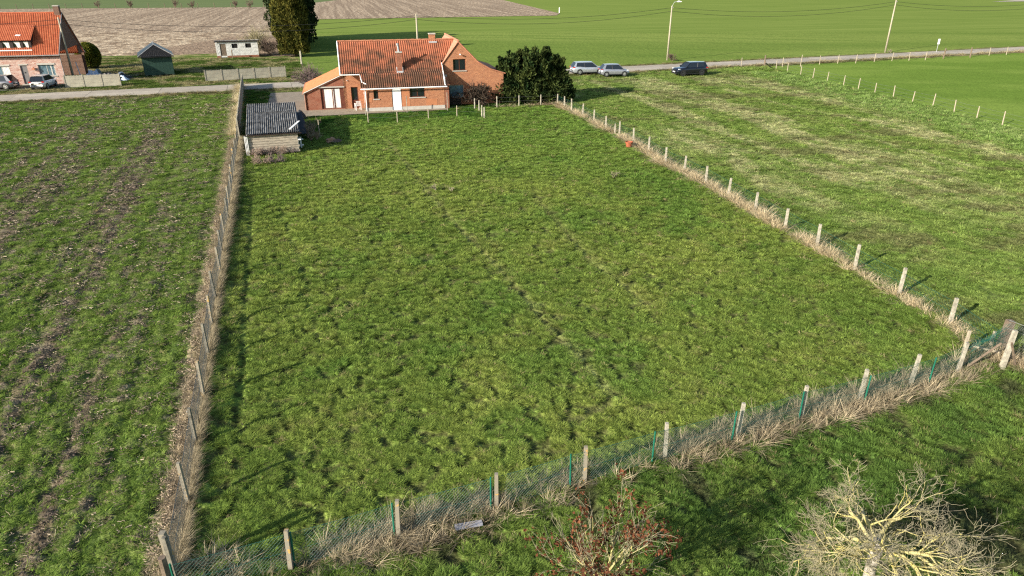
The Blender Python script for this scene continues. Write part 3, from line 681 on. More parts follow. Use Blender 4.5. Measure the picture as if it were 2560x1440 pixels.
dry_strip('dry_grass', 'tall dry grass behind the roadside wall near the corrugated shed', [WALL_N[0], WALL_N[1]], .1, .8, 12, .9, 26, (.36,.30,.18), (.60,.52,.34))
dry_strip('dry_grass', 'tan grass along the roadside post fence', [(q[0], q[1]-RW-.9) for q in ROAD if 20 < q[0] < 110], -.5, .3, 9, .6, 27, (.30,.25,.13), (.52,.44,.26))

# ------------------------------------------------------------ road of concrete slabs
road = thing('road', None, None); road['kind'] = 'structure'
del_keys = [k_ for k_ in ('label', 'category') if k_ in road]
for k_ in del_keys: del road[k_]
RP = [Vector((p[0], p[1], 0)) for p in ROAD]; cum = [0]
for a, b_ in zip(RP[:-1], RP[1:]): cum.append(cum[-1]+(b_-a).length)
def road_at(s):
    s = max(0, min(cum[-1]-1e-6, s)); i = 0
    while cum[i+1] < s: i += 1
    t = (s-cum[i])/(cum[i+1]-cum[i]); p = RP[i].lerp(RP[i+1], t); d = (RP[i+1]-RP[i]).normalized(); return p, Vector((-d.y, d.x, 0))
s = 2.0; slabL = 7.4; kk = 0
while s < cum[-1]-slabL:
    for side in (0, 1):
        mb = MB(); off = 0 if side else 0; a0, a1 = (0.03, RW-.03) if side else (-RW+.03, -.03)
        z = Z_ROAD+random.uniform(-.006, .006); nseg = 4
        top = []
        for k_ in range(nseg+1):
            p, nn = road_at(s+.02+(slabL-.04)*k_/nseg); top.append((p+nn*a0, p+nn*a1))
        for k_ in range(nseg):
            (a, b_), (c_, d_) = top[k_], top[k_+1]
            mb.quad((a.x,a.y,z),(c_.x,c_.y,z),(d_.x,d_.y,z),(b_.x,b_.y,z))
            mb.quad((a.x,a.y,-.15),(c_.x,c_.y,-.15),(c_.x,c_.y,z),(a.x,a.y,z)); mb.quad((b_.x,b_.y,z),(d_.x,d_.y,z),(d_.x,d_.y,-.15),(b_.x,b_.y,-.15))
        for e in (0, nseg):
            a, b_ = top[e]; mb.quad((a.x,a.y,-.15),(b_.x,b_.y,-.15),(b_.x,b_.y,z),(a.x,a.y,z))
        mb.build('slab', M['road'] if (kk+side) % 3 else M['road2'], road)
    s += slabL; kk += 1
mb = MB()
for i in range(len(ROAD)-1):
    p, nn = road_at(cum[i]+1e-4); q_, n2 = road_at(cum[i+1]-1e-4)
    a, b_, c_, d_ = p-nn*(RW-.05), p+nn*(RW-.05), q_+n2*(RW-.05), q_-n2*(RW-.05)
    mb.quad((a.x,a.y,.025),(d_.x,d_.y,.025),(c_.x,c_.y,.025),(b_.x,b_.y,.025))
mb.build('joint_filling', M['joint'], road)
flat('driveway', P_DRIVE, .012, M['drive'])
pat = [hw(-5.7,-1.25),hw(7.9,-.8),hw(7.9,.2),hw(.05,.2),hw(.05,2.2),hw(-5.7,2.2)]
flat('patio', pat, .03, M['patio'])
flat('forecourt', [loc2w(LO,HA,-9,-5.2),loc2w(LO,HA,1.2,-4.6),loc2w(LO,HA,.4,0.1),loc2w(LO,HA,-9,.1)], .016, mat('dark_forecourt', (.11,.10,.09), .95, var=.2))

# ------------------------------------------------------------ building helpers (local frame: x along front, y away, z up)
def wall_poly(mb, outline, holes, v, depth=.16, thick=.25, plane='v', flip=False):
    """vertical wall: outline [(u,z)] with rectangular holes (u0,u1,z0,z1); front at v, reveals go back by depth"""
    loops = [[Vector((a, b_, 0)) for a, b_ in outline]]
    hs = [[(h[0],h[2]),(h[1],h[2]),(h[1],h[3]),(h[0],h[3])] for h in holes]
    for h in hs: loops.append([Vector((a, b_, 0)) for a, b_ in h])
    allp = [p for l in loops for p in l]
    def W(a, z, dd=0): return (a, v+dd, z) if plane == 'v' else (v+dd, a, z)
    for t in tessellate_polygon(loops): mb.tri(*[W(allp[i].x, allp[i].y) for i in t])
    for h in hs:
        for i in range(4):
            a, b_ = h[i], h[(i+1) % 4]; mb.quad(W(*a), W(*b_), W(b_[0], b_[1], depth), W(a[0], a[1], depth))
    for i in range(len(outline)):
        a, b_ = outline[i], outline[(i+1) % len(outline)]
        if thick: mb.quad(W(*a), W(*b_), W(b_[0], b_[1], thick), W(a[0], a[1], thick))
def tile_sheet(name, A, B, Cc, D, pitch, row, m, parent, amp=.028, clip=None, kind=True, step=.018, ns=5):
    """pantiled sheet: A-B along the ridge, D-C along the eave (A above D)"""
    A, B, Cc, D = map(Vector, (A, B, Cc, D)); W = ((B-A).length+(Cc-D).length)/2; H = ((D-A).length+(Cc-B).length)/2
    nc = max(2, int(round(W/pitch))); nr = max(1, int(round(H/row))); nrm = (B-A).cross(D-A).normalized()
    if nrm.z < 0: nrm = -nrm
    v = []; f = []; cols = nc*ns+1; r = random.Random(5)
    sag = [r.uniform(-1,1)*.012 for _ in range(nc+1)]
    rows = []
    for j in range(nr):
        for e, lift in ((j/nr, 0.0), ((j+1)/nr-.0005, 1.0)):
            rows.append((e, lift, j))
    jz = [[r.uniform(-.006,.006) for _ in range(nc+1)] for _ in range(nr)]
    for e, lift, j in rows:
        P0 = A.lerp(D, e); P1 = B.lerp(Cc, e)
        for i in range(cols):
            t = i/(cols-1); ph = (i % ns)/ns; prof = (math.sin(ph*2*math.pi)+.35*math.sin(ph*4*math.pi))*amp
            v.append(tuple(P0.lerp(P1, t)+nrm*(prof+lift*step+jz[j][min(i//ns, nc)]+.02)))
    for k_ in range(len(rows)-1):
        for i in range(cols-1):
            q = (k_*cols+i, k_*cols+i+1, (k_+1)*cols+i+1, (k_+1)*cols+i)
            if clip and not all(clip(Vector(v[z_])) for z_ in q): continue
            f.append(q)
    me = bpy.data.meshes.new(name); me.from_pydata(v, [], f); me.materials.append(m); me.polygons.foreach_set('use_smooth', [True]*len(me.polygons)); me.update()
    o = bpy.data.objects.new(name, me); COL.objects.link(o); o.parent = parent
    if kind: o['kind'] = 'stuff'
    return o
def window(parent, u0, u1, z0, z1, v, fm, gm, nb=2, sill=True, curtain=None, bar=.055, dep=.10, hor=0):
    w = MB(); y0, y1 = v+dep, v+dep+.05
    w.box(u0,u1,y0,y1,z0,z0+bar); w.box(u0,u1,y0,y1,z1-bar,z1); w.box(u0,u0+bar,y0+.001,y1,z0+bar,z1-bar); w.box(u1-bar,u1,y0+.001,y1,z0+bar,z1-bar)
    for k_ in range(1, nb):
        c_ = u0+(u1-u0)*k_/nb; w.box(c_-bar/2,c_+bar/2,y0+.002,y1,z0+bar,z1-bar)
    o = w.build('window', fm, parent)
    for k_ in range(nb):
        a = u0+(u1-u0)*k_/nb+bar*.5; b_ = u0+(u1-u0)*(k_+1)/nb-bar*.5
        MB().box(a, b_, y0+.02, y0+.03, z0+bar*.9, z1-bar*.9).build('pane', gm, o)
    if sill: MB().box(u0-.08, u1+.08, v-.06, v+dep, z0-.09, z0).build('sill', M['sill'], o)
    if curtain:
        for (a, b_) in curtain:
            c_ = MB(); n = 10
            for i in range(n):
                q0 = a+(b_-a)*i/n; q1 = a+(b_-a)*(i+1)/n; d0, d1 = (.012, -.004) if i % 2 else (-.004, .012)
                c_.quad((q0, y0+.008+d0, z0+bar), (q1, y0+.008+d1, z0+bar), (q1, y0+.008+d1, z1-bar), (q0, y0+.008+d0, z1-bar))
            c_.build('curtain', M['curtain'], o)
    return o

# ------------------------------------------------------------ farmhouse
fh = thing('farmhouse', 'orange brick farmhouse with red pantiled roof, side wing gable and lean-to on its left', 'house', HO, HA)
RS = .84; EZ = 2.28; RV_ = -.25; RIDGE_V = 4.45; RZ = EZ+RS*(RIDGE_V-RV_)   # ridge about 6.23
def rz(v): return EZ+RS*(v-RV_)
b = MB()
wall_poly(b, [(0,.36),(7.75,.36),(7.75,2.32),(0,2.32)], [(.73,1.20,1.21,2.05),(2.52,3.44,.36,2.12),(4.29,5.78,1.24,2.14)], 0)
b.box(0,.25,.26,2.0,0,2.3); b.box(7.5,7.75,.26,2.1,0,2.3)
wall_poly(b, [(-2.06,.03),(-.02,.03),(-.02,3.42),(-2.06,3.42)], [(-1.39,-.70,.05,2.13)], 2.0)
# left gable and rear wall
wall_poly(b, [(2.0,.0),(9.0,.0),(9.0,3.0),(RIDGE_V,RZ-.05),(2.0,rz(2.0)-.05)], [], -2.06, plane='u')
b.box(-2.06, 9.6, 9.0, 9.25, 0, 3.0)
b.box(7.5,7.74,.26,2.0,2.3,2.6)
b.build('wall', M['brick'], fh)
p = MB(); p.box(-.02,2.5,-.035,0.0,0,.36); p.box(3.46,7.77,-.035,0.0,0,.36); p.build('plinth', M['sill'], fh)
for q_ in ((3.5,4.25,.37,2.2),(5.9,7.0,.37,1.0),(.0,.55,.9,1.3)): MB().box(q_[0],q_[1],-.012,0,q_[2],q_[3]).build('render_patch', M['plaster'], fh)
# lean-to on the left
b = MB()
wall_poly(b, [(-5.88,.03),(-2.08,.03),(-2.08,3.30),(-5.88,1.72)], [(-4.36,-2.10,.08,2.12)], 2.0)
wall_poly(b, [(2.0,.0),(8.6,.0),(8.6,1.72),(2.0,1.72)], [], -5.88, plane='u')
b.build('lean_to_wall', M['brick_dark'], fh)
sl_ = (3.34-1.70)/(5.95-2.06)
tile_sheet('lean_to_roof', (-2.06,8.8,3.42), (-2.06,1.88,3.42), (-6.05,1.88,1.72), (-6.05,8.8,1.72), .2, .33, M['tile_orange'], fh, amp=.012, step=.022)
v_ = MB(); v_.tube([(-2.05,1.86,3.36),(-6.08,1.86,1.66)], .055, 4); v_.build('verge_board', M['sill'], fh)
v_ = MB(); v_.tube([(-6.08,1.8,1.66),(-6.08,8.8,1.66)], .06, 6); v_.tube([(-5.92,1.94,1.66),(-5.92,1.94,.1)], .035, 6); v_.build('gutter', M['tile_pink'], fh)
MB().box(-4.5,-2.0,1.93,2.0,2.14,2.26).build('lintel', M['sill'], fh)
# sliding door with curtains
d_ = MB(); 
for a, b_ in ((-4.36,-4.05),(-3.26,-3.02),(-2.50,-2.10)): d_.box(a,b_,2.09,2.15,.08,2.12)
d_.box(-4.36,-2.10,2.085,2.14,2.02,2.12); d_.box(-4.36,-2.10,2.085,2.14,.08,.16)
dd = d_.build('glazed_door', M['wood_brown'], fh)
for a, b_ in ((-4.05,-3.26),(-3.02,-2.50)):
    MB().box(a,b_,2.12,2.13,.16,2.02).build('pane', M['curtain'], dd)
c_ = MB(); c_.box(-3.16,-3.12,2.07,2.085,.16,2.0); c_.build('mullion', M['curtain'], dd)
d_ = MB(); d_.box(-1.39,-.70,2.10,2.15,.05,.85); d_.box(-1.39,-1.31,2.10,2.15,.85,2.13); d_.box(-.78,-.70,2.10,2.15,.85,2.13); d_.box(-1.31,-.78,2.10,2.15,2.05,2.13)
bd = d_.build('back_door', M['wood_brown'], fh); MB().box(-1.31,-.78,2.12,2.13,.85,2.05).build('pane', M['glass'], bd)
MB().box(-.16,-.12,1.96,2.0,1.4,1.6).build('wall_box', M['white'], fh); MB().box(-1.72,-1.66,1.9,2.0,2.75,2.83).build('wall_lamp', M['white'], fh)
# front openings
window(fh, .73,1.20,1.21,2.05,0,M['wood_brown'],M['glass'],1)
window(fh, 4.29,5.78,1.24,2.14,0,M['wood_brown'],M['glass'],2)
wd = MB(); wd.box(2.56,3.40,.02,.07,.07,2.08); fd = wd.build('front_door', M['door_white'], fh)
t_ = MB(); t_.box(2.50,2.555,0,.06,.04,2.13); t_.box(3.405,3.46,0,.06,.04,2.13); t_.box(2.555,3.405,0,.06,2.085,2.13); t_.build('door_frame', M['wood_dark'], fd)
MB().box(2.45,3.5,-.35,-.04,.0,.09).build('door_step', M['sill'], fh)
# main roof
g1 = lambda q: q.x <= (7.82 if q.y < 2.0 else 9.62-(6.24-q.z)/1.17+.12)
A1 = (-2.25,RIDGE_V,RZ); B1 = (9.9,RIDGE_V,RZ)
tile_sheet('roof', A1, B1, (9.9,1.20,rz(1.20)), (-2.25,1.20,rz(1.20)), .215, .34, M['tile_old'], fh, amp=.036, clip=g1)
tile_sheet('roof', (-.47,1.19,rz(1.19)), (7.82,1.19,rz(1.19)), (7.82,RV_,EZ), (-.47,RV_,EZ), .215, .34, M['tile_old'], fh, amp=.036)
tile_sheet('roof', (9.9,RIDGE_V,RZ), (-2.25,RIDGE_V,RZ), (-2.25,9.3,2.9), (9.9,9.3,2.9), .215, .34, M['tile_old2'], fh, amp=.03)
u_ = MB(); u_.quad((-2.1,RIDGE_V,RZ-.1),(9,RIDGE_V,RZ-.1),(7.7,1.25,rz(1.25)-.12),(-2.1,1.25,rz(1.25)-.12)); u_.quad((0,1.25,rz(1.25)-.12),(7.7,1.25,rz(1.25)-.12),(7.7,-.1,rz(-.1)-.12),(0,-.1,rz(-.1)-.12)); u_.build('roof_underlay', M['wood_dark'], fh)
r_o = MB(); n = 34
for i in range(n):
    a = -2.25+11.9*i/n; r_o.tube([(a,RIDGE_V,RZ+.04+.012*(i % 2)),(a+.36,RIDGE_V,RZ+.05+.012*(i % 2))], .10, 6)
r_o.build('ridge_tiles', M['tile_old2'], fh, kind='stuff')
v_ = MB(); v_.tube([(-2.28,RIDGE_V,RZ+.06),(-2.28,1.1,rz(1.1)+.04)], .06, 4); v_.build('verge_trim', M['white'], fh)
MB().tube([(-2.28,RIDGE_V,RZ+.06),(-2.28,9.2,2.95)], .06, 4).build('verge_trim', M['white'], fh)
MB().tube([(7.86,2.0,rz(2.0)+.05),(7.86,RV_,EZ+.04)], .05, 4).build('verge_trim', M['white'], fh)
v_ = MB(); v_.box(7.78,7.84,-.2,2.0,2.3,3.1); v_.quad((7.84,2.02,3.9),(7.84,.9,3.2),(7.84,.9,2.4),(7.84,2.02,2.4)); v_.build('side_cladding', M['white'], fh)
gt = MB(); gt.tube([(-2.3,1.06,3.42),(-.45,1.06,3.42),(-.42,1.0,3.36),(-.28,.35,2.78),(.10,.1,2.62)], .055, 6); gt.tube([(-.50,-.33,2.20),(8.0,-.33,2.20)], .062, 8)
gt.tube([(-.03,-.2,2.15),(-.03,-.12,1.95),(-.03,-.07,.05)], .05, 6); gt.tube([(-.12,.12,2.6),(-.12,1.9,.05)], .03, 5); gt.build('gutter', M['white'], fh)
# annex strip between the roof edge and the wing
tile_sheet('roof', (7.90,1.2,2.95), (8.25,1.2,2.95), (8.25,-.1,2.28), (7.90,-.1,2.28), .18, .34, M['tile_old2'], fh, amp=.03)
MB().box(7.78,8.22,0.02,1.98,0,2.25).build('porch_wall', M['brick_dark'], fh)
MB().box(7.9,8.25,1.2,1.5,2.95,3.12).build('coping', M['sill'], fh)
# chimneys
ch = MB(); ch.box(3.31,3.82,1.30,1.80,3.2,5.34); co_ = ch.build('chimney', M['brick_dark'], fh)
c_ = MB(); c_.box(3.26,3.87,1.25,1.85,5.34,5.44); c_.build('chimney_cap', M['sill'], co_)
c_ = MB(); c_.tube([(3.56,1.5,5.44),(3.54,1.5,5.8),(3.50,1.48,6.05)], .09, 8); c_.tube([(3.50,1.48,6.05),(3.47,1.48,6.22)], .12, 8); c_.build('flue_pipe', M['lead'], co_)
c_ = MB(); c_.box(3.24,3.89,1.14,1.295,3.40,3.62); c_.box(3.25,3.30,1.3,1.85,3.5,3.98); c_.box(3.83,3.88,1.3,1.85,3.5,3.98); c_.build('flashing', M['lead'], co_)
ch = MB(); ch.box(7.02,7.62,RIDGE_V-.1,RIDGE_V+.45,5.9,6.78); co_ = ch.build('chimney', M['brick'], fh)
c_ = MB(); c_.box(6.97,7.67,RIDGE_V-.15,RIDGE_V+.50,6.78,6.88); c_.build('chimney_cap', M['sill'], co_)
c_ = MB(); c_.box(6.92,7.74,RIDGE_V-.40,RIDGE_V-.105,5.98,6.12); c_.build('flashing', M['lead'], co_)
# wing with the high gable
WV = 2.0; AX = 9.63; AZ = 6.20
prof = [(7.78,0),(14.3,0),(14.3,3.02),(13.6,3.18),(12.99,3.42),(12.3,3.74),(11.71,4.15),(10.9,4.95),(AX,AZ),(7.78,3.98)]
b = MB(); wall_poly(b, prof, [(9.03,10.34,3.42,4.53),(8.51,10.05,.82,1.98)], WV)
b.box(7.78,7.8,WV+.26,11,0,3.9); b.box(14.05,14.3,WV+.26,11,0,3.0); b.box(7.8,14.3,10.8,11.0,0,3.0)
b.build('wing_wall', M['brick'], fh)
window(fh, 9.03,10.34,3.42,4.53,WV,M['wood_brown'],M['glass'],2)
window(fh, 8.51,10.05,.82,1.98,WV,M['sill'],M['glass_blue'],1)
MB().box(8.55,9.75,WV-.02,WV,0,.62).build('cellar_panel', M['wood_dark'], fh)
c_ = MB(); c_.tube([(9.75,WV,5.0),(9.75,WV-.22,5.02)], .03, 6); c_.box(9.68,9.82,WV-.30,WV-.18,4.95,5.06); c_.build('wall_lamp', M['white'], fh)
tile_sheet('wing_roof', (AX,WV-.08,AZ+.06), (AX,11.1,AZ+.06), (7.58,11.1,3.72), (7.58,WV-.08,3.72), .2, .33, M['tile_pink'], fh, amp=.010, step=.02)
for (a, za), (c__, zc) in (((AX,AZ+.06),(11.71,4.12)), ((11.71,4.12),(12.99,3.44)), ((12.99,3.44),(14.5,2.98))):
    tile_sheet('wing_roof', (a,WV-.08,za), (a,11.1,za), (c__,11.1,zc), (c__,WV-.08,zc), .2, .33, M['tile_pink'], fh, amp=.012, step=.02)
c_ = MB(); c_.tube([(AX,WV-.1,AZ+.1),(AX,11.1,AZ+.1)], .11, 6); c_.build('ridge_tiles', M['terracotta'], fh, kind='stuff')
MB().tube([(AX,WV-.06,AZ+.04),(7.56,WV-.06,3.70)], .045, 4).build('verge_trim', M['terracotta'], fh)
c_ = MB(); c_.tube([(AX,WV-.06,AZ+.04),(10.9,WV-.06,4.97),(11.71,WV-.06,4.16),(12.99,WV-.06,3.46),(14.5,WV-.06,3.0)], .06, 4); c_.build('verge_trim', M['terracotta'], fh)
c_ = MB(); c_.tube([(7.52,WV-.3,3.66),(7.52,WV+1.4,3.66)], .07, 6); c_.build('gutter', M['wood_dark'], fh)

# ------------------------------------------------------------ left house
lh = thing('brick_house', 'pink mixed brick house with bright red tiled roof and long dormer at the left edge', 'house', LO, HA)
LS = 1.03; LRV = 4.1; LRZ = 3.5+LS*(LRV+.3)
def lz(v): return 3.5+LS*(v+.3) if v < LRV else LRZ-LS*(v-LRV)
b = MB(); wall_poly(b, [(-9.5,0),(0,0),(0,3.15),(-9.5,3.15)], [(-2.65,-.80,1.0,2.32),(-4.61,-3.85,.05,2.30),(-7.5,-5.75,1.0,2.27)], 0)
b.build('front_wall', M['brick_pink'], lh)
b = MB(); b.box(-9.5,0,-.04,.2,3.15,3.55); b.build('cornice_band', M['brick_brown'], lh)
b = MB(); wall_poly(b, [(.02,0),(9.0,0),(9.0,lz(9.0)-.1),(LRV,LRZ-.1),(.02,lz(.02)-.1)], [(7.3,8.1,2.9,4.0)], 0, plane='u', depth=-.12, thick=-.3)
b.box(-9.5,-.3,8.8,9.0,0,2.6); b.build('gable_wall', M['brick_brown'], lh)
MB().box(-.14,-.10,7.3,8.1,2.9,4.0).build('gable_window', M['glass'], lh)
window(lh, -2.65,-.80,1.0,2.32,0,M['sill'],M['glass_blue'],2,curtain=[(-1.35,-1.2),(-.95,-.86)])
window(lh, -7.5,-5.75,1.0,2.27,0,M['sill'],M['glass_blue'],2,curtain=[(-6.6,-5.85)])
for q_ in ((-2.72,-.74,2.30,2.50),(-7.6,-5.68,2.25,2.45),(-4.75,-3.72,2.31,2.45)): MB().box(q_[0],q_[1],-.05,-.002,q_[2],q_[3]).build('lintel', M['sill'], lh)
d_ = MB(); d_.box(-4.60,-3.86,.10,.15,.05,2.28); dr_ = d_.build('front_door', M['grey_door'], lh); MB().box(-4.3,-4.15,.085,.098,1.35,1.5).build('letter_plate', M['black_plastic'], dr_)
MB().box(-4.75,-3.3,-.45,-.01,0,.10).build('door_step', M['sill'], lh)
c_ = MB(); c_.box(-3.3,-3.0,-.25,-.01,1.75,1.95); c_.tube([(-3.25,-.1,1.95),(-3.1,-.2,2.1),(-2.9,-.2,1.8)], .03, 5); c_.build('wall_planter', M['terracotta'], lh)
tile_sheet('roof', (-9.6,LRV,LRZ), (.12,LRV,LRZ), (.12,-.35,lz(-.35)), (-9.6,-.35,lz(-.35)), .20, .36, M['tile_red'], lh, amp=.03, step=.035)
tile_sheet('roof', (.12,LRV,LRZ), (-9.6,LRV,LRZ), (-9.6,9.3,lz(9.3)), (.12,9.3,lz(9.3)), .22, .36, M['tile_red'], lh, amp=.03, step=.035)
c_ = MB(); c_.tube([(-9.6,LRV,LRZ+.05),(.12,LRV,LRZ+.05)], .10, 6); c_.build('ridge_tiles', M['tile_red'], lh, kind='stuff')
c_ = MB(); c_.tube([(.14,-.35,lz(-.35)+.04),(.14,LRV,LRZ+.05),(.14,9.2,lz(9.2)+.04)], .05, 4); c_.build('verge_trim', M['zinc'], lh)
c_ = MB(); c_.tube([(-9.6,-.42,3.42),(.15,-.42,3.42)], .07, 6); c_.tube([(.06,-.30,3.4),(.05,-.06,3.1),(.05,-.05,.05)], .04, 6); c_.build('gutter', M['zinc'], lh)
ch = MB(); ch.box(-.62,0,LRV-.3,LRV+.3,7.2,8.8); co_ = ch.build('chimney', M['brick_brown'], lh); MB().box(-.66,.04,LRV-.34,LRV+.34,8.8,8.9).build('chimney_cap', M['sill'], co_)
# dormer
dm = MB(); DU0, DU1 = -7.3, -2.85
dm.box(DU0,DU0+.15,.30,2.3,4.05,5.0); dm.box(DU1-.12,DU1,.42,.55,3.9,5.02)
dm.quad((DU1-.002,.42,4.0),(DU1-.002,2.78,6.55),(DU1-.002,.42,5.05),(DU1-.002,.42,5.04))
dm.quad((DU1,.42,4.05),(DU1,2.7,6.45),(DU1,2.7,6.50),(DU1,.42,5.08))
dm.box(DU0,DU1,.5,.56,4.0,5.1)
dmo = dm.build('dormer', M['wood_dark'], lh)
wns = [(-7.05,-6.35),(-5.95,-5.2),(-4.8,-4.05),(-3.75,-3.15)]
for a, b_ in wns:
    q = MB(); q.box(a,b_,.44,.47,4.12,5.0); q.build('dormer_window', M['glass'], dmo)
    q = MB(); m_ = (a+b_)/2
    q.tri((a+.05,.43,4.98),(b_-.03,.43,4.98),(b_-.03,.43,4.15)); q.quad((m_+.05,.425,4.14),(b_-.04,.425,4.14),(b_-.04,.425,4.7),(m_-.15,.425,4.9)); q.build('curtain', M['curtain'], dmo)
for a, b_ in ((-6.35,-5.95),(-5.2,-4.8),(-4.05,-3.75),(-3.15,-2.85)):
    q = MB(); q.box(a,b_,.38,.46,4.1,5.03); q.build('cladding_panel', M['wood_dark'], dmo)
MB().box(DU0-.1,DU1+.05,.05,.42,3.98,4.08).build('dormer_sill', M['white'], dmo)
tile_sheet('dormer_roof', (DU0-.2,2.85,6.78), (DU1+.12,2.85,6.78), (DU1+.12,.15,5.12), (DU0-.2,.15,5.12), .20, .36, M['tile_red'], dmo, amp=.028, step=.03)
q = MB(); q.box(-4.75,-4.25,.9,1.25,5.62,5.66); q.rot = None
sk = MB(); sk.quad((-4.55,.86,5.65),(-4.0,.80,5.62),(-3.92,1.0,5.74),(-4.45,1.06,5.77)); sk.build('roof_patch', M['white'], dmo)

# ------------------------------------------------------------ sheds
def corrugated(name, A, B, Cc, D, pitch, amp, m, parent, ns=6, nv=3):
    A, B, Cc, D = map(Vector, (A, B, Cc, D)); W = (B-A).length; nc = int(W/pitch); nrm = (B-A).cross(D-A).normalized()
    if nrm.z < 0: nrm = -nrm
    mb = MB(); cols = nc*ns+1
    for j in range(nv+1):
        for i in range(cols):
            t = i/(cols-1); mb.v.append(tuple(A.lerp(D, j/nv).lerp(B.lerp(Cc, j/nv), t)+nrm*(math.sin(i/ns*2*math.pi)*amp)))
    for j in range(nv):
        for i in range(cols-1): mb.f.append((j*cols+i, j*cols+i+1, (j+1)*cols+i+1, (j+1)*cols+i)); mb.mi.append(0)
    return mb.build(name, m, parent, smooth=True)
fl = Vector((*G(614,336.7,1.60), 0)); fr = Vector((*G(750,328.3,1.60), 0)); bl = Vector((*G(617.5,262.5,1.95), 0)); br_ = Vector((*G(737.5,255.8,1.95), 0))
ang = math.degrees(math.atan2(fr.y-fl.y, fr.x-fl.x))
sh = thing('corrugated_shed', 'low shed with dark corrugated roof and grey plank front at the paddock corner', 'shed', (fl.x, fl.y, 0), ang)
ca, sa = math.cos(math.radians(ang)), math.sin(math.radians(ang))
def sloc(p, z): dx, dy = p.x-fl.x, p.y-fl.y; return (dx*ca+dy*sa, -dx*sa+dy*ca, z)
F0 = sloc(fl,1.60); F1 = sloc(fr,1.60); B0 = sloc(bl,1.95); B1_ = sloc(br_,1.95)
nsh = 3
for i in range(nsh):
    t0, t1 = i/nsh, (i+1)/nsh+.01
    lerp = lambda a, b_, t: tuple(a[k_]+(b_[k_]-a[k_])*t for k_ in range(3))
    z_ = .018*(nsh-i)
    a, b_ = lerp(F0,B0,t1), lerp(F1,B1_,t1); c_, d_ = lerp(F1,B1_,t0), lerp(F0,B0,t0)
    corrugated('roof_sheet', (a[0],a[1],a[2]-z_+.05), (b_[0],b_[1],b_[2]-z_+.05), (c_[0],c_[1],c_[2]-z_+.05), (d_[0],d_[1],d_[2]-z_+.05), .155, .052, M['galv'], sh)
W_ = F1[0]; Dp = B1_[1]
b = MB(); b.box(W_-.35,W_-.28,.3,Dp-.6,0,1.6); b.box(.2,.28,.3,Dp-.5,0,1.6); b.box(.2,W_-.3,Dp-.6,Dp-.5,0,1.8); b.build('wall', M['tarp_black'], sh)
for i in range(8):
    q = MB(); z0 = .05+i*.185; q.box(.12+random.uniform(-.03,.03), W_-.2+random.uniform(-.05,.05), .22+random.uniform(-.02,.02), .26, z0, z0+.16)
    q.build('plank', M['plank'], sh)
q = MB(); 
for i in range(3): q.box(.02-i*.09,.07-i*.09,.1,.16,.0,1.55-i*.05)
q.build('corner_batten', M['white'], sh)
q = MB(); q.box(-.1,W_+.1,.05,.12,1.44,1.52); q.build('fascia', M['wood_dark'], sh)
def simple(name, label, cat, mb, m, group=None, smooth=False):
    return tag(mb.build(name, m, smooth=smooth), label, cat, group)
def plank_at(name, label, cat, a, b_, w, t, m, group=None):
    a, b_ = Vector(a), Vector(b_); d = (b_-a); L = d.length; d.normalize(); x_ = d; y_ = Vector((0,0,1)).cross(d)
    y_ = y_.normalized() if y_.length > .05 else Vector((0,1,0)); z_ = x_.cross(y_)
    mt = Matrix(((x_.x,y_.x,z_.x,a.x),(x_.y,y_.y,z_.y,a.y),(x_.z,y_.z,z_.z,a.z),(0,0,0,1)))
    return simple(name, label, cat, MB().box(0,L,-w/2,w/2,-t/2,t/2,mt), m, group)
g_ = G(724,321,1.85); g2 = G(748,308,1.8)
plank_at('loose_sheet', 'white edged loose strip lying skewed on the corrugated roof', 'sheet', (*g_,1.80), (*g2,1.98), .16, .03, M['white'])
g_ = G(748,290,1.3); g2 = G(757,319,1.0)
plank_at('leaning_board', 'bluish board leaning on the right side of the corrugated shed', 'board', (*g2,.5), (*g_,1.6), .5, .04, M['tarp_black'])
g_ = G(690,351,.9); g2 = G(752,350,.9)
plank_at('white_rail', 'long white rail fixed along the plank front of the shed', 'rail', (*g_,.95), (*g2,.95), .05, .08, M['white'])
pa = thing('white_pallet', 'broken white slatted pallet leaning by the shed corner', 'pallet', (*G(738,364,.2), 0), ang)
for i in range(6): MB().box(-.6+i*.2,-.48+i*.2,0,.04,0,.85).build('slat', M['white'], pa)
MB().box(-.62,.66,.04,.08,.15,.25).build('rail', M['white'], pa); MB().box(-.62,.66,.04,.08,.6,.7).build('rail', M['white'], pa)
g_ = G(703,375); plank_at('stake', 'thin pale stake standing in the brambles before the shed', 'stake', (*g_,0), (g_[0]-.1,g_[1]-.1,1.25), .05, .05, M['wood_post'])
g_ = G(800,345); plank_at('stake', 'thin pale stake right of the corrugated shed', 'stake', (*g_,0), (g_[0],g_[1],1.5), .05, .05, M['wood_post'])
# dark junk right of the shed
def lump(name, label, cat, c, r, m, seed=0, sq=.6, n=10, rough=.3, group=None):
    rr = random.Random(seed); mb = MB(); rings = []
    for j in range(n//2+1):
        ph = math.pi/2*j/(n//2); row = []
        for i in range(n):
            t = 2*math.pi*i/n; k_ = 1+rr.uniform(-rough, rough)
            mb.v.append((c[0]+r*math.cos(ph)*math.cos(t)*k_, c[1]+r*math.cos(ph)*math.sin(t)*k_, c[2]-.03+r*sq*math.sin(ph)*k_)); row.append(len(mb.v)-1)
        rings.append(row)
    for a, b_ in zip(rings[:-1], rings[1:]):
        for i in range(n): mb.f.append((a[i], a[(i+1) % n], b_[(i+1) % n], b_[i])); mb.mi.append(0)
    return simple(name, label, cat, mb, m, group)
lump('black_bin', 'black plastic bin beside the right wall of the corrugated shed', 'bin', (*G(751,318),0), .55, M['tarp_black'], 4, 1.9, 12, .05)
lump('black_bin', 'dark crate at the rear corner of the corrugated shed', 'bin', (*G(752,296),0), .5, M['tarp_black'], 5, 1.6, 8, .1)
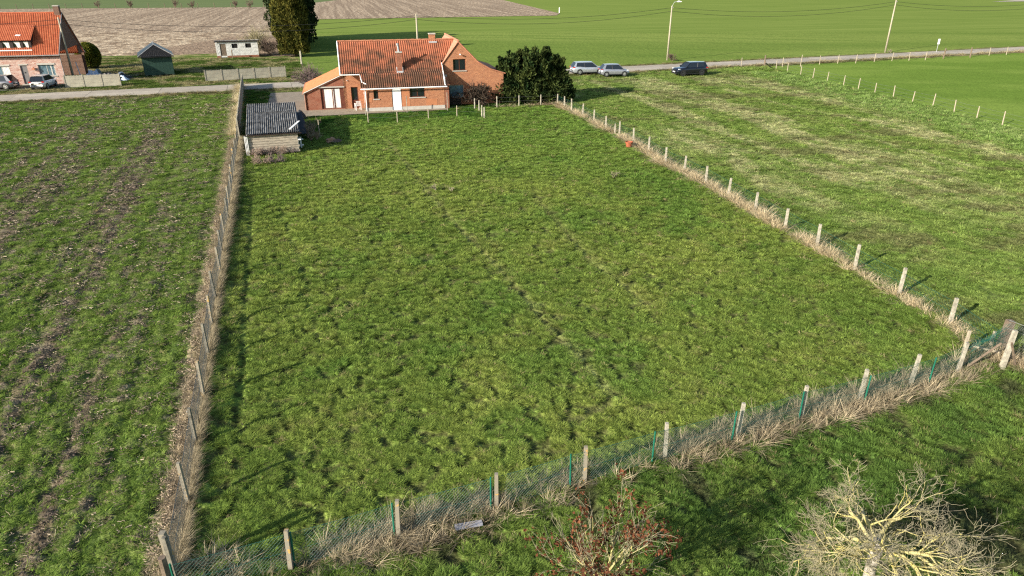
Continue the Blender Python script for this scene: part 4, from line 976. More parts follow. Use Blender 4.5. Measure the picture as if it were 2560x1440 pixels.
lump('soil_heap', 'small brown soil heap in the grass right of the shed', 'heap', (*G(828,353),0), .42, mat('heap_soil', (.30,.19,.12), .95, var=.3, vscale=8), 6, .7)
lump('soil_heap', 'dark earth heap just right of the brown heap', 'heap', (*G(843,354),0), .45, M['soil'], 7, .5)
# green shed with black roof
gs_ = G(363,191); gA = 27
gs = thing('green_shed', 'dark green boarded shed with glossy black hipped roof in the back yard', 'shed', gs_, gA)
for i in range(9): MB().box(.03+i*.40,.42+i*.40,0,.03,.12,2.5).build('board', M['green_wall'], gs)
b = MB(); b.box(0,.05,.03,4.2,.12,2.5); b.box(3.6,3.65,.03,4.2,.12,2.5); b.box(0,3.65,4.2,4.25,.12,2.5); b.build('wall', M['green_wall'], gs)
for i in range(5):
    for j in range(2): MB().box(.1+i*.80,.36+i*.80,.1+j*3.7,.4+j*3.7,0,.12).build('footing_block', M['fence_conc'], gs)
e0, e1, f0_, f1_, rzz = -.40, 3.95, -.4, 6.4, 3.85; um = (e0+e1)/2
q = MB(); q.quad((e0,f0_,2.5),(um,1.0,rzz),(um,f1_,rzz),(e0,f1_,2.5)); q.build('roof_panel', M['black_roof'], gs)
q = MB(); q.quad((um,1.0,rzz),(e1,f0_,2.5),(e1,f1_,2.5),(um,f1_,rzz)); q.build('roof_panel', M['black_roof'], gs)
tile_sheet('hip_tiles', (um-.01,1.0,rzz), (um+.01,1.0,rzz), (e1,f0_,2.5), (e0,f0_,2.5), .16, .30, M['black_tile'], gs, amp=.012, step=.02, ns=4)
q = MB(); q.box(e0,e1,f0_+.02,f0_+.06,2.38,2.49); q.box(e0+.02,e0+.06,f0_,f1_,2.38,2.49); q.box(e1-.06,e1-.02,f0_,f1_,2.38,2.49); q.build('fascia', M['black_plastic'], gs)
q = MB(); q.tube([(um,.95,rzz+.04),(um,f1_,rzz+.04)], .06, 5); q.tube([(um,1.0,rzz+.04),(e1,f0_,2.54)], .05, 5); q.tube([(um,1.0,rzz+.04),(e0,f0_,2.54)], .05, 5); q.build('ridge_cap', M['zinc'], gs)
# white block shed
ws = thing('block_shed', 'small whitewashed block shed with brown door and two dark windows by the stubble', 'shed', G(543.7,145), 20)
WW = 6.5
holes = [(.62,1.55,.05,2.15),(2.45,3.35,1.42,2.12),(4.55,5.45,1.42,2.12)]
# whitewashed blocks as separate pieces round the openings
zr = .30; row = 0
while zr < 2.42:
    u = 0 if row % 2 == 0 else -.225
    while u < WW:
        a, b_ = max(u, 0), min(u+.45, WW); ok = True
        for h in holes:
            if b_ > h[0]+.02 and a < h[1]-.02 and zr+.22 > h[2]+.04 and zr < h[3]-.04: ok = False
        if ok and b_-a > .05: MB().box(a+.008,b_-.008,random.uniform(-.012,.004),.15,zr+.006,zr+.224).build('block', M['block_white'], ws)
        u += .45
    zr += .23; row += 1
b = MB(); wall_poly(b, [(0,.28),(WW,.28),(WW,2.5),(0,2.5)], holes, .012, depth=.14, thick=.13); b.box(0,.15,.16,2.8,0,2.4); b.box(WW-.15,WW,.16,2.8,0,2.4); b.box(0,WW,2.8,2.95,0,2.3); b.build('wall', M['block_white'], ws)
MB().box(0,.60,-.02,.15,0,.29).build('brick_base', M['brick_dark'], ws); MB().box(1.57,WW,-.02,.15,0,.29).build('brick_base', M['brick_dark'], ws)
MB().box(.64,1.53,.08,.13,.03,2.13).build('door', M['wood_old'], ws)
for h in holes[1:]: MB().box(h[0],h[1],.12,.14,h[2],h[3]).build('window', M['black_hole'], ws)
corrugated('roof_sheet', (-.2,3.1,2.46), (WW+.35,3.1,2.46), (WW+.35,-.25,2.62), (-.2,-.25,2.62), .2, .03, M['concrete'], ws)
MB().box(-.15,WW+.3,-.2,-.16,2.42,2.57).build('fascia', M['wood_dark'], ws)
g_ = loc2w(G(543.7,145), 20, 2.35, -1.0); plank_at('dark_stake', 'dark upright stake before the whitewashed shed', 'stake', (*g_,0), (g_[0],g_[1],1.3), .12, .12, M['wood_old'])

# ------------------------------------------------------------ concrete panel fences
def panel_fence(label, p0, p1, nbay, h, deg=None, name='concrete_fence', mid=True, panels=3, post_h=.1, first_light=False):
    p0, p1 = Vector((*p0, 0)), Vector((*p1, 0)); d = p1-p0; L = d.length
    t = thing(name, label, 'fence', tuple(p0), math.degrees(math.atan2(d.y, d.x))); bay = L/nbay
    pm = MB().box(-.06,.06,-.06,.06,0,h+post_h).build('post', M['concrete_post'], t)
    for i in range(1, nbay+1): c_ = pm.copy(); COL.objects.link(c_); c_.parent = t; c_.location = (i*bay, 0, 0)
    qs = []
    for j in range(panels):
        q = MB(); z0 = j*h/panels
        q.box(.065,bay-.065,-.03,.03,z0+.006,z0+h/panels-.006)
        if j == panels-1:
            for k_ in range(int(bay/.16)): q.box(.08+k_*.16,.17+k_*.16,-.03,.03,z0+h/panels-.006,z0+h/panels+.05)
        o = q.build('panel', M['fence_conc'], t); qs.append(o)
    for i in range(1, nbay):
        for o in qs: c_ = o.copy(); COL.objects.link(c_); c_.parent = t; c_.location = (i*bay, 0, 0)
    return t
panel_fence('pale concrete panel fence of three bays beside the pink brick house', G(166,219.5), G(303,214), 3, 1.35)
panel_fence('concrete panel fence of five bays between the road and the white shed', G(515.3,203), G(715,191.5), 5, 1.25)
panel_fence('weathered concrete panel wall running from the shed roof to the road', (leftline(57.2),57.2), (-32.6,85.6), 14, 1.4)

# ------------------------------------------------------------ wire fences
def chain(mb, a, b_, z0, z1, cell, r, sag=0):
    a = Vector((*a, 0)); b_ = Vector((*b_, 0)); d = b_-a; L = d.length; d.normalize(); H = z1-z0
    n = int((L+H)/cell)
    for s_ in (0, 1):
        for i in range(n+1):
            x0 = i*cell-H; x1 = i*cell
            zA, zB = z0, z1
            if x0 < 0: zA = z0+(-x0); x0 = 0
            if x1 > L: zB = z1-(x1-L); x1 = L
            if zB-zA < .03: continue
            xa, xb = (x0, x1) if s_ == 0 else (L-x0, L-x1)
            p_, q_ = a+d*xa, a+d*xb; mb.tube([(p_.x,p_.y,zA),(q_.x,q_.y,zB)], r, 3, cap=False)
def post_at(t, p, h, w, m, name='post', lean=(0, 0), rnd=False):
    q = MB()
    if rnd: q.tube([(0,0,-.1),(lean[0]*h,lean[1]*h,h)], [w*.55,w*.48], 7)
    else:
        q.v += [(sx*w/2*(1 if k_ == 0 else .85)+(lean[0]*h if k_ else 0), sy*w/2*(1 if k_ == 0 else .85)+(lean[1]*h if k_ else 0), -.1 if k_ == 0 else h) for k_ in (0,1) for sx, sy in ((-1,-1),(1,-1),(1,1),(-1,1))]
        for f in ((0,3,2,1),(4,5,6,7),(0,1,5,4),(1,2,6,5),(2,3,7,6),(3,0,4,7)): q.f.append(f); q.mi.append(0)
    o = q.build(name, m, t); o.location = (p[0]-t.location.x, p[1]-t.location.y, 0); return o
def strands(t, pts, zs_, r, m):
    q = MB()
    for z in zs_:
        line = [(p[0]-t.location.x, p[1]-t.location.y, z) for p in pts]
        for a, b_ in zip(line[:-1], line[1:]):
            mid = ((a[0]+b_[0])/2, (a[1]+b_[1])/2, z-.02); q.tube([a, mid, b_], r, 3, cap=False)
    return q.build('wire', m, t)
rnd = random.Random(3)
# left (west) fence
wf = thing('wire_fence', 'old wire mesh fence with holed concrete posts down the left side of the paddock', 'fence', (leftline(11.2), 11.2, 0))
yy = 11.2; WP = []
while yy < 56: WP.append((leftline(yy)+rnd.uniform(-.05,.05), yy)); yy += 2.45
for i, p_ in enumerate(WP):
    o = post_at(wf, p_, 1.25+rnd.uniform(-.05,.06), .095, M['lichen_post'] if i % 2 else M['old_post'], lean=(rnd.uniform(-.03,.03), rnd.uniform(-.04,.04)))
    for z in (.35,.6,.85,1.08):
        q = MB().box(-.052,-.044,-.014,.014,z-.015,z+.015); h_ = q.build('post_hole', M['white'] if (i+int(z*10)) % 3 == 0 else M['black_hole'], o)
mbw = MB()
for a, b_ in zip(WP[:-1], WP[1:]): chain(mbw, (a[0]-wf.location.x,a[1]-wf.location.y), (b_[0]-wf.location.x,b_[1]-wf.location.y), .03, .98, .12, .0026)
mbw.build('wire_mesh', M['fence_wire'], wf); strands(wf, WP, (.99,.5), .006, M['fence_wire'])
# near (south) fence
nf_ = thing('mesh_fence', 'green chain link fence with concrete and green metal posts across the bottom of the picture', 'fence', (*NEAR_BASE[1], 0))
for i, p_ in enumerate(NEAR_BASE): post_at(nf_, p_, 1.18+rnd.uniform(-.07,.05), .105 if i else .15, (M['lichen_post'] if i in (0,1,2,3,4) else M['concrete_post']), lean=(rnd.uniform(-.04,.04), rnd.uniform(-.05,.03)))
GP = [G(*p_, 1.02) for p_ in [(425,1412),(722,1332),(979,1260),(1226,1195),(1429,1137),(1638,1080),(1841,1030),(2012,980),(2177,940),(2340,895)]]
for p_ in GP: post_at(nf_, p_, 1.04, .05, M['post_green'], 'metal_post', rnd=True, lean=(rnd.uniform(-.02,.03), 0))
GL = GP+[(CORNER[0]+.35, CORNER[1]+.1)]
mbw = MB()
for a, b_ in zip(GL[:-1], GL[1:]): chain(mbw, (a[0]-nf_.location.x,a[1]-nf_.location.y), (b_[0]-nf_.location.x,b_[1]-nf_.location.y), .03, 1.0, .095, .0021)
mbw.build('wire_mesh', M['mesh_green'], nf_); strands(nf_, GL, (1.0,.5,.05), .005, M['mesh_green'])
post_at(nf_, G(405,1398,1.1), 1.15, .17, M['wood_old'], 'timber_post', rnd=True)
# east fence
ef = thing('mesh_fence', 'pale concrete post fence with fine green mesh on the right side of the paddock', 'fence', (*EAST_BASE[0], 0))
for p_ in EAST_BASE: post_at(ef, p_, 1.12+rnd.uniform(-.06,.1), .125, M['concrete_post'], lean=(rnd.uniform(-.03,.05), rnd.uniform(-.03,.03)))
post_at(ef, G(1536.7,334), .85, .10, M['concrete_post'])
mbw = MB()
for a, b_ in zip(EAST_FENCE[:-1], EAST_FENCE[1:]): chain(mbw, (a[0]-ef.location.x+.07,a[1]-ef.location.y), (b_[0]-ef.location.x+.07,b_[1]-ef.location.y), .05, .92, .20, .0030)
mbw.build('wire_mesh', M['mesh_green'], ef); strands(ef, EAST_FENCE, (.93,.5), .007, M['mesh_green'])
# corner posts and the fence leaving right
cf = thing('corner_bracing', 'cluster of tall timber corner posts with green mesh pulled up at the right edge', 'fence', (*CORNER, 0))
post_at(cf, G(2500,872), 1.15, .26, M['wood_old'], 'thick_post', lean=(.04,0))
post_at(cf, G(2505,918), 1.35, .14, M['concrete_post'], 'timber_post', lean=(.12,.12))
post_at(cf, G(2415,858,.4), .9, .09, M['wood_post'], 'timber_post'); post_at(cf, G(2475,868,.1), .75, .09, M['wood_post'], 'timber_post')
q = MB(); g0 = G(2500,868,.75); g1_ = G(2420,915,.1); q.tube([(g0[0]-CORNER[0],g0[1]-CORNER[1],.9),(g1_[0]-CORNER[0],g1_[1]-CORNER[1],.1)], .04, 6)
g0 = G(2525,870,1.0); g1_ = G(2540,905,.3); q.tube([(g0[0]-CORNER[0],g0[1]-CORNER[1],1.2),(g1_[0]-CORNER[0],g1_[1]-CORNER[1],.2)], .04, 6); q.build('brace', M['wood_old'], cf)
g0 = G(2430,868,.25); g1_ = G(2500,880,.25); q = MB(); q.tube([(g0[0]-CORNER[0],g0[1]-CORNER[1],.3),(g1_[0]-CORNER[0],g1_[1]-CORNER[1],.22)], .05, 6); q.build('rail', M['wood_post'], cf)
q = MB()
for k_ in range(16):
    a = k_/15; q.tube([(-.9+.05*math.sin(k_), -.05, .02+.9*a*.2+.6*a), (.25+.1*math.cos(k_), .05+.1*math.sin(k_*2), 1.2*(1-a*.75))], .006, 3)
q.build('wire_mesh', M['mesh_green'], cf)
s2 = thing('mesh_fence', 'short run of wire mesh fence leaving the corner towards the right edge', 'fence', (*CORNER, 0))
A_ = (.3, .1); B_ = (SE_END[0]-CORNER[0], SE_END[1]-CORNER[1]+1.0); mbw = MB(); chain(mbw, A_, B_, .03, 1.25, .07, .0035); mbw.build('wire_mesh', M['fence_wire'], s2)
q = MB(); q.tube([(*A_,1.3),(*B_,1.3)], .012, 4); q.tube([(*A_,1.0),(*B_,1.0)], .008, 4); q.build('wire', M['fence_wire'], s2)
post_at(s2, (CORNER[0]+B_[0], CORNER[1]+B_[1]), 1.4, .1, M['wood_post']); 
# north fence, yard fence
n_ = thing('post_fence', 'short row of pale posts in front of the dark conifer', 'fence', (*NORTH_FENCE[1], 0))
for p_ in NORTH_FENCE[1:-1]: post_at(n_, p_, 1.05, .11, M['concrete_post'], rnd=True)
strands(n_, NORTH_FENCE[1:], (.9,.5), .006, M['fence_wire'])
y_ = thing('post_fence', 'low wire fence of thin grey posts behind the farmhouse', 'fence', (*YARD_FENCE[0], 0))
for p_ in YARD_FENCE[:-1]: post_at(y_, p_, .95, .09, M['wood_post'], rnd=True)
strands(y_, YARD_FENCE, (.85,.45), .005, M['fence_wire'])
c_ = thing('gate_posts', 'cluster of grey posts at the corner of the house garden', 'fence', (*G(1208,293), 0))
for p_, h_ in ((G(1187,270),.95),(G(1198,275),.95),(G(1205,291),1.05),(G(1211,293.5),.95)): post_at(c_, p_, h_, .13, M['concrete_post'], rnd=True)
for p_, h_, lb in ((G(1119,276),1.75,'tall thin grey post at the right end of the patio'),(G(1018,281),1.6,'thin washing line post standing on the patio'),(G(915,289),1.2,'short post near the left corner of the patio')):
    q = MB(); q.tube([(p_[0],p_[1],0),(p_[0],p_[1],h_)], .035, 6); simple('thin_post', lb, 'post', q, M['concrete_post'])
# meadow wire fence and roadside fence
mf = thing('wire_fence', 'light wooden post and wire fence crossing the meadow on the right', 'fence', (*WFENCE[0], 0))
for p_ in WFENCE: post_at(mf, p_, 1.15+rnd.uniform(-.1,.1), .10, M['wood_post'], rnd=True, lean=(rnd.uniform(-.06,.06), rnd.uniform(-.06,.06)))
strands(mf, WFENCE, (1.0,.65,.3), .008, M['fence_wire'])
RF = [(1853,166)]+[(1860+a/3.657, 100+b__/3.657) for a, b__ in [(187,235),(350,242),(515,238),(690,220),(855,212),(1020,210),(1190,197),(1352,188),(1508,185),(1657,180),(1822,165),(2068,155),(2240,140),(2398,132)]]
RFp = [G(*p_) for p_ in RF]
rf = thing('wire_fence', 'wooden post fence along the near side of the road on the right', 'fence', (*RFp[0], 0))
for i, p_ in enumerate(RFp):
    thick = i in (1,11,12); post_at(rf, p_, 1.5 if thick else (1.6 if i == 3 else 1.25), .22 if thick else .10, M['wood_old'] if thick else M['wood_post'], rnd=True, lean=(rnd.uniform(-.05,.05), 0))
strands(rf, RFp[1:], (1.05,.7,.35), .008, M['fence_wire'])
q = MB(); a = G(1913,158,1.0); b__ = G(1927,167,.1); q.tube([(a[0]-rf.location.x,a[1]-rf.location.y,1.1),(b__[0]-rf.location.x,b__[1]-rf.location.y,.05)], .07, 5); q.build('brace', M['wood_old'], rf)
# far field fence with bare hedge shrubs
ff = thing('wire_fence', 'distant dark post fence between the stubble and the grey green pasture', 'fence', (*G(0,22), 0))
FP = [G(-40+41.2*i, 22.8-.0065*(41.2*i)) for i in range(18)]
for p_ in FP: post_at(ff, p_, 1.9, .22, M['wood_old'], rnd=True, lean=(rnd.uniform(-.1,.04), 0))
strands(ff, FP, (1.5,.8), .015, M['fence_wire'])
q = MB().box(-.15,.15,-.05,.05,0,1.8); o = simple('boundary_marker', 'small white marker post at the tip of the far stubble field', 'marker', q, M['sign']); o.location = (*G(1398,32), 0)

# ------------------------------------------------------------ utility poles, lamp and cables
def pole(label, p_, h_, lamp=False, rb=.16, lean=(0, 0)):
    t = thing('utility_pole', label, 'utility pole', (*p_, 0), 15, 'utility poles along the road')
    q = MB(); q.tube([(0,0,-.2),(lean[0],lean[1],h_)], [rb, rb*.62], 8); q.build('shaft', M['pole'], t, smooth=True)
    q = MB(); q.tube([(lean[0],lean[1],h_-.25),(lean[0]+.22,lean[1],h_-.25)], .025, 5); q.tube([(lean[0],lean[1],h_-.75),(lean[0]+.2,lean[1],h_-.75)], .025, 5); q.box(lean[0]+.18,lean[0]+.26,lean[1]-.05,lean[1]+.05,h_-.3,h_-.15); q.build('bracket', M['zinc'], t)
    if lamp:
        q = MB(); q.tube([(0,0,h_-.5),(0.02,-.1,h_+.1),(.25,-.2,h_+.55),(.7,-.3,h_+.62)], .035, 6); a = q.build('lamp_arm', M['lead'], t)
        q = MB(); q.tube([(.65,-.28,h_+.62),(.95,-.34,h_+.64),(1.35,-.42,h_+.60)], [.06,.13,.06], 8); q.build('lamp_head', M['white'], t)
    return t
PP = [((-97.5,84.0),8.2),(G(186,203),7.6),((-13.6,104.2),7.35),((24.8,114.4),8.0),((65.9,127.0),8.45),((108,140.5),8.6)]
LB = [None,'slim grey utility pole standing beside the pink brick house','utility pole rising behind the farmhouse roof','concrete utility pole carrying the street lamp beside the road','bare utility pole at the road near the white sign',None]
for i, ((p_, h_), lb) in enumerate(zip(PP, LB)):
    if lb: pole(lb, p_, h_, lamp=(i == 3))
sp_names = ['passing in front of the pink brick house roof','spanning from the pink brick house to behind the farmhouse','spanning from the farmhouse to the lamp pole','spanning between the lamp pole and the right pole','leaving the right pole towards the right edge']
for i in range(len(PP)-1):
    (a, ha), (b_, hb) = PP[i], PP[i+1]; L = math.hypot(b_[0]-a[0], b_[1]-a[1])
    for j, (dz, sg, nm) in enumerate(((.25,1.05,'upper'),(.75,1.25,'lower'))):
        pts_ = []
        for k_ in range(25):
            t = k_/24; pts_.append((a[0]+(b_[0]-a[0])*t, a[1]+(b_[1]-a[1])*t, (ha-dz)*(1-t)+(hb-dz)*t-sg*4*t*(1-t)*(L/43)))
        simple('overhead_cable', f'{nm} black cable {sp_names[i]}', 'cable', MB().tube(pts_, .022, 4), M['wire'], 'overhead cables')
sg_ = thing('road_sign', 'small white sign on a thin grey post by the road on the right', 'sign', (*G(2340.5,131), 0), 15)
MB().tube([(0,0,0),(0,0,2.1)], .035, 6).build('post', M['lead'], sg_); MB().box(-.22,.22,-.05,-.02,1.35,2.25).build('panel', M['sign'], sg_)

# ------------------------------------------------------------ vegetation
def leafmesh(name, P, size, m, parent, seed, nq=1, aspect=1.6, up=.2, out=None):
    """leaf or spray faces at points P (numpy n,3)"""
    r = np.random.default_rng(seed); n = len(P); d = r.normal(size=(n,3)); d[:,2] = d[:,2]*.7+up
    if out is not None: d = d*.6+out*1.0
    d /= np.linalg.norm(d, axis=1)[:,None]; e = np.cross(d, r.normal(size=(n,3))); e /= np.linalg.norm(e, axis=1)[:,None]
    s = (size*(.6+.8*r.random(n)))[:,None]; a = d*s*aspect; b_ = e*s*.5
    V = np.stack([P-b_*.6, P+a*.5-b_, P+a, P+a*.5+b_, ], 1).reshape(-1,3)
    me = bpy.data.meshes.new(name); me.vertices.add(len(V)); me.vertices.foreach_set('co', V.ravel()); me.loops.add(n*4); me.polygons.add(n)
    me.loops.foreach_set('vertex_index', np.arange(n*4, dtype=np.int32)); me.polygons.foreach_set('loop_start', np.arange(0, n*4, 4, dtype=np.int32)); me.polygons.foreach_set('loop_total', np.full(n, 4, dtype=np.int32))
    me.update(calc_edges=True); me.materials.append(m); o = bpy.data.objects.new(name, me); COL.objects.link(o)
    if parent: o.parent = parent
    return o
def branches(start, d0, L, rad, depth, r, spread=.6, segs=3, up=.05, shrink=.72, kids=(2,3), out=None, wig=.18, tiplist=None, prune=0):
    pts_ = [Vector(start)]; rads = [rad]; d = Vector(d0).normalized(); ends = []
    for k_ in range(segs):
        d = (d+Vector((r.gauss(0,wig), r.gauss(0,wig), r.gauss(0,wig)+up))).normalized(); pts_.append(pts_[-1]+d*L/segs); rads.append(rad*(1-.45*(k_+1)/segs))
        ends.append((pts_[-1].copy(), d.copy(), rads[-1]))
    out.append((pts_, rads, depth))
    if depth == 0:
        if tiplist is not None: tiplist.append(pts_[-1])
        return
    for (p_, dd, rr) in ends[max(0, segs-2-(1 if depth > 1 else 0)):]:
        for _ in range(r.randint(*kids)):
            if prune and depth <= 3 and r.random() < prune: continue
            ax = dd.orthogonal().normalized(); ax.rotate(Matrix.Rotation(r.uniform(0, 6.28), 3, dd)); nd = (dd+ax*spread*r.uniform(.6,1.4)).normalized()
            branches(p_, nd, L*shrink*r.uniform(.7,1.15), rr*.62, depth-1, r, spread, segs, up, shrink, kids, out, wig, tiplist, prune)
def seg_mesh(name, segs_, m, parent, minr=.004, sides=(7,5,4,3)):
    mb = MB()
    for pts_, rads, dp in segs_: mb.tube(pts_, [max(minr, q) for q in rads], 3 if rads[0] < .02 else (5 if rads[0] < .05 else 8), cap=False)
    return mb.build(name, m, parent, smooth=True)

# big conifers
def conifer(label, base, h_, rad, n, seed, m, group=None, low=.0, name='conifer'):
    t = thing(name, label, 'tree', (*base, 0), 0, group)
    MB().tube([(0,0,-.1),(0.05,0,h_*.35),(0,0,h_*.85)], [.38,.25,.06], 8).build('trunk', M['bark_dark'], t)
    r = np.random.default_rng(seed); z = r.random(n)**.85; th = r.random(n)*6.283
    prof = np.where(z < .3, .80+.20*z/.3, np.sqrt(np.clip(1-((z-.3)/.72)**2.0, 0, 1)))
    lob = 1+.17*np.sin(th*3+seed+z*3)+.12*np.sin(th*7+z*9+seed*2)+.10*np.sin(z*26+th*2)
    rr = rad*prof*lob*(1-.38*r.random(n)**2.0)
    P = np.stack([rr*np.cos(th), rr*np.sin(th), .35+z*(h_-.35)], -1); outv = np.stack([np.cos(th)*.5, np.sin(th)*.5, np.full(n, .9)], -1)
    leafmesh('crown', P, .22 if n > 20000 else .27, m, t, seed, aspect=1.6, out=outv)
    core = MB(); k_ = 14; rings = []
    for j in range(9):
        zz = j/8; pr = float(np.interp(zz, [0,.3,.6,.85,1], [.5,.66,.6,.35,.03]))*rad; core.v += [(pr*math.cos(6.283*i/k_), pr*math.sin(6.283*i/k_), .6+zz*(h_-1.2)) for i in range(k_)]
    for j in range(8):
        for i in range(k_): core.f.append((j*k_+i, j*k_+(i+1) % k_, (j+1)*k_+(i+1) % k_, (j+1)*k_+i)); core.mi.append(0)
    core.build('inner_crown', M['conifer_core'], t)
    return t
M['conifer_leaf'] = mat_foliage('golden_green_conifer', (.045,.052,.013), trans=.2, vary=.9, col2=(.155,.140,.032))
M['conifer_dark'] = mat_foliage('dark_conifer', (.018,.032,.014), trans=.15, vary=.9, col2=(.045,.060,.022))
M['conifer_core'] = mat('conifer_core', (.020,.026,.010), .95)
M['bush_leaf'] = mat_foliage('dark_bush', (.016,.032,.012), trans=.2, vary=1.0, col2=(.075,.095,.028))
M['round_leaf'] = mat_foliage('clipped_bush', (.07,.095,.018), trans=.3, vary=.8, col2=(.19,.19,.03))
conifer('huge golden green conifer at the corner of the back yard, nearest of its row', (-36.3,120.5), 13.5, 2.45, 34000, 3, M['conifer_leaf'])
conifer('dark conifer partly hidden behind the golden green conifer, its right flank showing', (-40.4,134), 13.5, 2.8, 14000, 8, M['conifer_dark'])
conifer('dark conifer standing directly behind the golden green conifer', (-38.3,127), 13.0, 2.7, 10000, 28, M['conifer_dark'])
conifer('dark conifer third from the front, tucked behind the golden green one', (-39.4,130.5), 13.0, 2.6, 8000, 33, M['conifer_dark'])
conifer('dark conifer between the second and the rearmost of the row', (-42.3,144), 14.0, 3.2, 12000, 18, M['conifer_dark'])
conifer('dark conifer fourth from the front in the row behind the farmhouse', (-41.2,139), 13.5, 2.8, 8000, 38, M['conifer_dark'])
conifer('dark conifer last but one in the row behind the farmhouse', (-44.6,148.5), 14, 3.0, 8000, 48, M['conifer_dark'])
conifer('rearmost dark conifer of the row behind the golden green conifer', (-46.8,154), 14.0, 3.6, 12000, 9, M['conifer_dark'])
# conifer cluster by the house
cb = thing('conifer_bush', 'wide dark green spiky conifer clump right of the farmhouse gable', 'bush', (*G(1327,252), 0))
r = np.random.default_rng(12); PS = []; OS = []
for (cx, cy, hh, rd, nn) in ((-2.6,0,4.3,1.7,5200),(-1.1,.9,5.0,1.8,6200),(.4,.2,4.8,1.8,6200),(1.6,.6,5.3,1.7,6000),(2.6,0,4.6,1.6,5200),(-3.4,-.2,2.4,1.3,3200),(3.4,-.1,3.0,1.25,3400),(0,-.7,3.2,1.8,5000),(-1.7,-.6,3.0,1.6,4200),(1.9,-.6,3.0,1.7,4200)):
    z = r.random(nn)**1.15; th = r.random(nn)*6.283; pr = (1-z)**.78*(.82+.18*np.minimum(1,z/.15)); lob = 1+.28*np.sin(th*4+cx*7+z*7)+.18*np.sin(z*23+th*3)
    rr = rd*pr*lob*(1-.5*r.random(nn)**1.6)+.05; PS.append(np.stack([cx+rr*np.cos(th), cy+rr*np.sin(th), .1+z*(hh-.1)], -1)); OS.append(np.stack([np.cos(th)*.9, np.sin(th)*.9, .5+0*z], -1))
for _ in range(70):
    a_ = r.random()*6.283; e_ = r.random(); bx = 3.3*math.cos(a_)*r.random()**.5; by = 1.6*math.sin(a_)*r.random()**.5-.2; bz = 1.0+(4.4-1.0)*e_*(1-.35*abs(bx)/3.4)
    dx_, dy_ = .25*math.cos(a_), .25*math.sin(a_)-.1; L_ = .8+.8*r.random(); nn = 120; t_ = r.random(nn); w_ = .22*(1-t_)+.02; th = r.random(nn)*6.283
    PS.append(np.stack([bx*1.05+dx_*t_*L_+w_*np.cos(th), by*1.05+dy_*t_*L_+w_*np.sin(th), bz+t_*L_], -1)); OS.append(np.stack([np.cos(th)*.5, np.sin(th)*.5, 1+0*th], -1))
leafmesh('crown', np.concatenate(PS), .16, M['bush_leaf'], cb, 5, aspect=2.0, out=np.concatenate(OS))
tr = MB()
for cx, cy, hh in ((-2.6,0,4),(-1.1,.9,4.6),(.4,.2,4.4),(1.6,.6,4.9),(2.6,0,4.2)): tr.tube([(cx,cy,-.1),(cx,cy,hh)], [.14,.03], 6)
tr.build('trunk', M['bark_dark'], cb)
# clipped round bush
rb = thing('round_bush', 'clipped round evergreen bush behind the pink brick house', 'bush', (*G(228,170), 0))
nn = 15000; th = r.random(nn)*6.283; cz = r.random(nn)*1.75-.75; cz = np.clip(cz, -1, 1); rr = np.sqrt(1-np.clip(cz,-.6,1)**2)
P = np.stack([1.55*rr*np.cos(th), 1.55*rr*np.sin(th), 1.75+1.72*cz], -1)*(1-.10*r.random(nn)[:,None]*np.array([1,1,.5]))
leafmesh('crown', P, .11, M['round_leaf'], rb, 6, out=np.stack([rr*np.cos(th), rr*np.sin(th), cz+.2], -1)); 
co_ = MB(); co_.tube([(0,0,0),(0,0,.5),(0,0,1.75),(0,0,2.9),(0,0,3.3)], [.9,1.25,1.38,.95,.2], 14); co_.build('inner_crown', M['conifer_core'], rb); MB().tube([(0,0,-.1),(0,0,.6)], .15, 7).build('trunk', M['bark_dark'], rb)

# bare yellow lichened tree bottom right
TB = G(2195,1362,1.9); rr_ = random.Random(22)
ft = thing('bare_tree', 'leafless spreading tree with yellow lichened branches at the bottom right', 'tree', (*TB, 0))
MB().tube([(0,0,-.1),(.02,0,.6),(0,.02,1.3),(.0,.0,1.98)], [.16,.115,.105,.12], 12).build('trunk', M['bark_grey'], ft, smooth=True)
sg = []; tips = []
for k_ in range(12):
    a = 6.283*k_/12+rr_.uniform(-.25,.25); el = rr_.uniform(-.05,.5)
    branches((0,0,1.75+rr_.uniform(0,.2)), (math.cos(a)*math.cos(el), math.sin(a)*math.cos(el), math.sin(el)), rr_.uniform(.85,1.08), .050, 4, rr_, .72, 4, .03, .70, (1,2), sg, .24, tips)
for k_ in range(2): branches((0,0,1.9), (rr_.uniform(-.6,.6), rr_.uniform(-.6,.6), .7), .5, .04, 3, rr_, .8, 3, .0, .7, (1,2), sg, .25, tips)
thick_ = [s_ for s_ in sg if s_[2] >= 2]; thin_ = [s_ for s_ in sg if s_[2] < 2]
print('tree segs', len(sg))
seg_mesh('limbs', thick_, M['bark_yellow'], ft, .008); seg_mesh('twigs', thin_, M['twig'], ft, .0034)
# young tree with dead copper leaves
RB = G(1515,1440,.9); rr_ = random.Random(8)
rt_ = thing('copper_leaved_tree', 'small tree hung with dead copper leaves at the bottom edge', 'tree', (*RB, 0))
MB().tube([(0,0,-.1),(0,0,.5),(0,0.03,1.0)], [.09,.07,.06], 8).build('trunk', M['bark_yellow'], rt_, smooth=True)
sg = []; tips = []
for k_ in range(9):
    a = 6.283*k_/9+rr_.uniform(-.3,.3); el = rr_.uniform(.45,1.2)
    branches((0,0,rr_.uniform(.55,1.0)), (math.cos(a)*math.cos(el), math.sin(a)*math.cos(el), math.sin(el)), rr_.uniform(.75,1.0), .032, 3, rr_, .5, 3, .05, .70, (1,2), sg, .15, tips)
seg_mesh('limbs', [s_ for s_ in sg if s_[2] >= 2], M['bark_yellow'], rt_, .008); seg_mesh('twigs', [s_ for s_ in sg if s_[2] < 2], M['twig'], rt_, .004)
M['copper'] = mat_foliage('dead_copper_leaves', (.085,.034,.020), trans=.3, vary=.9, col2=(.18,.070,.036))
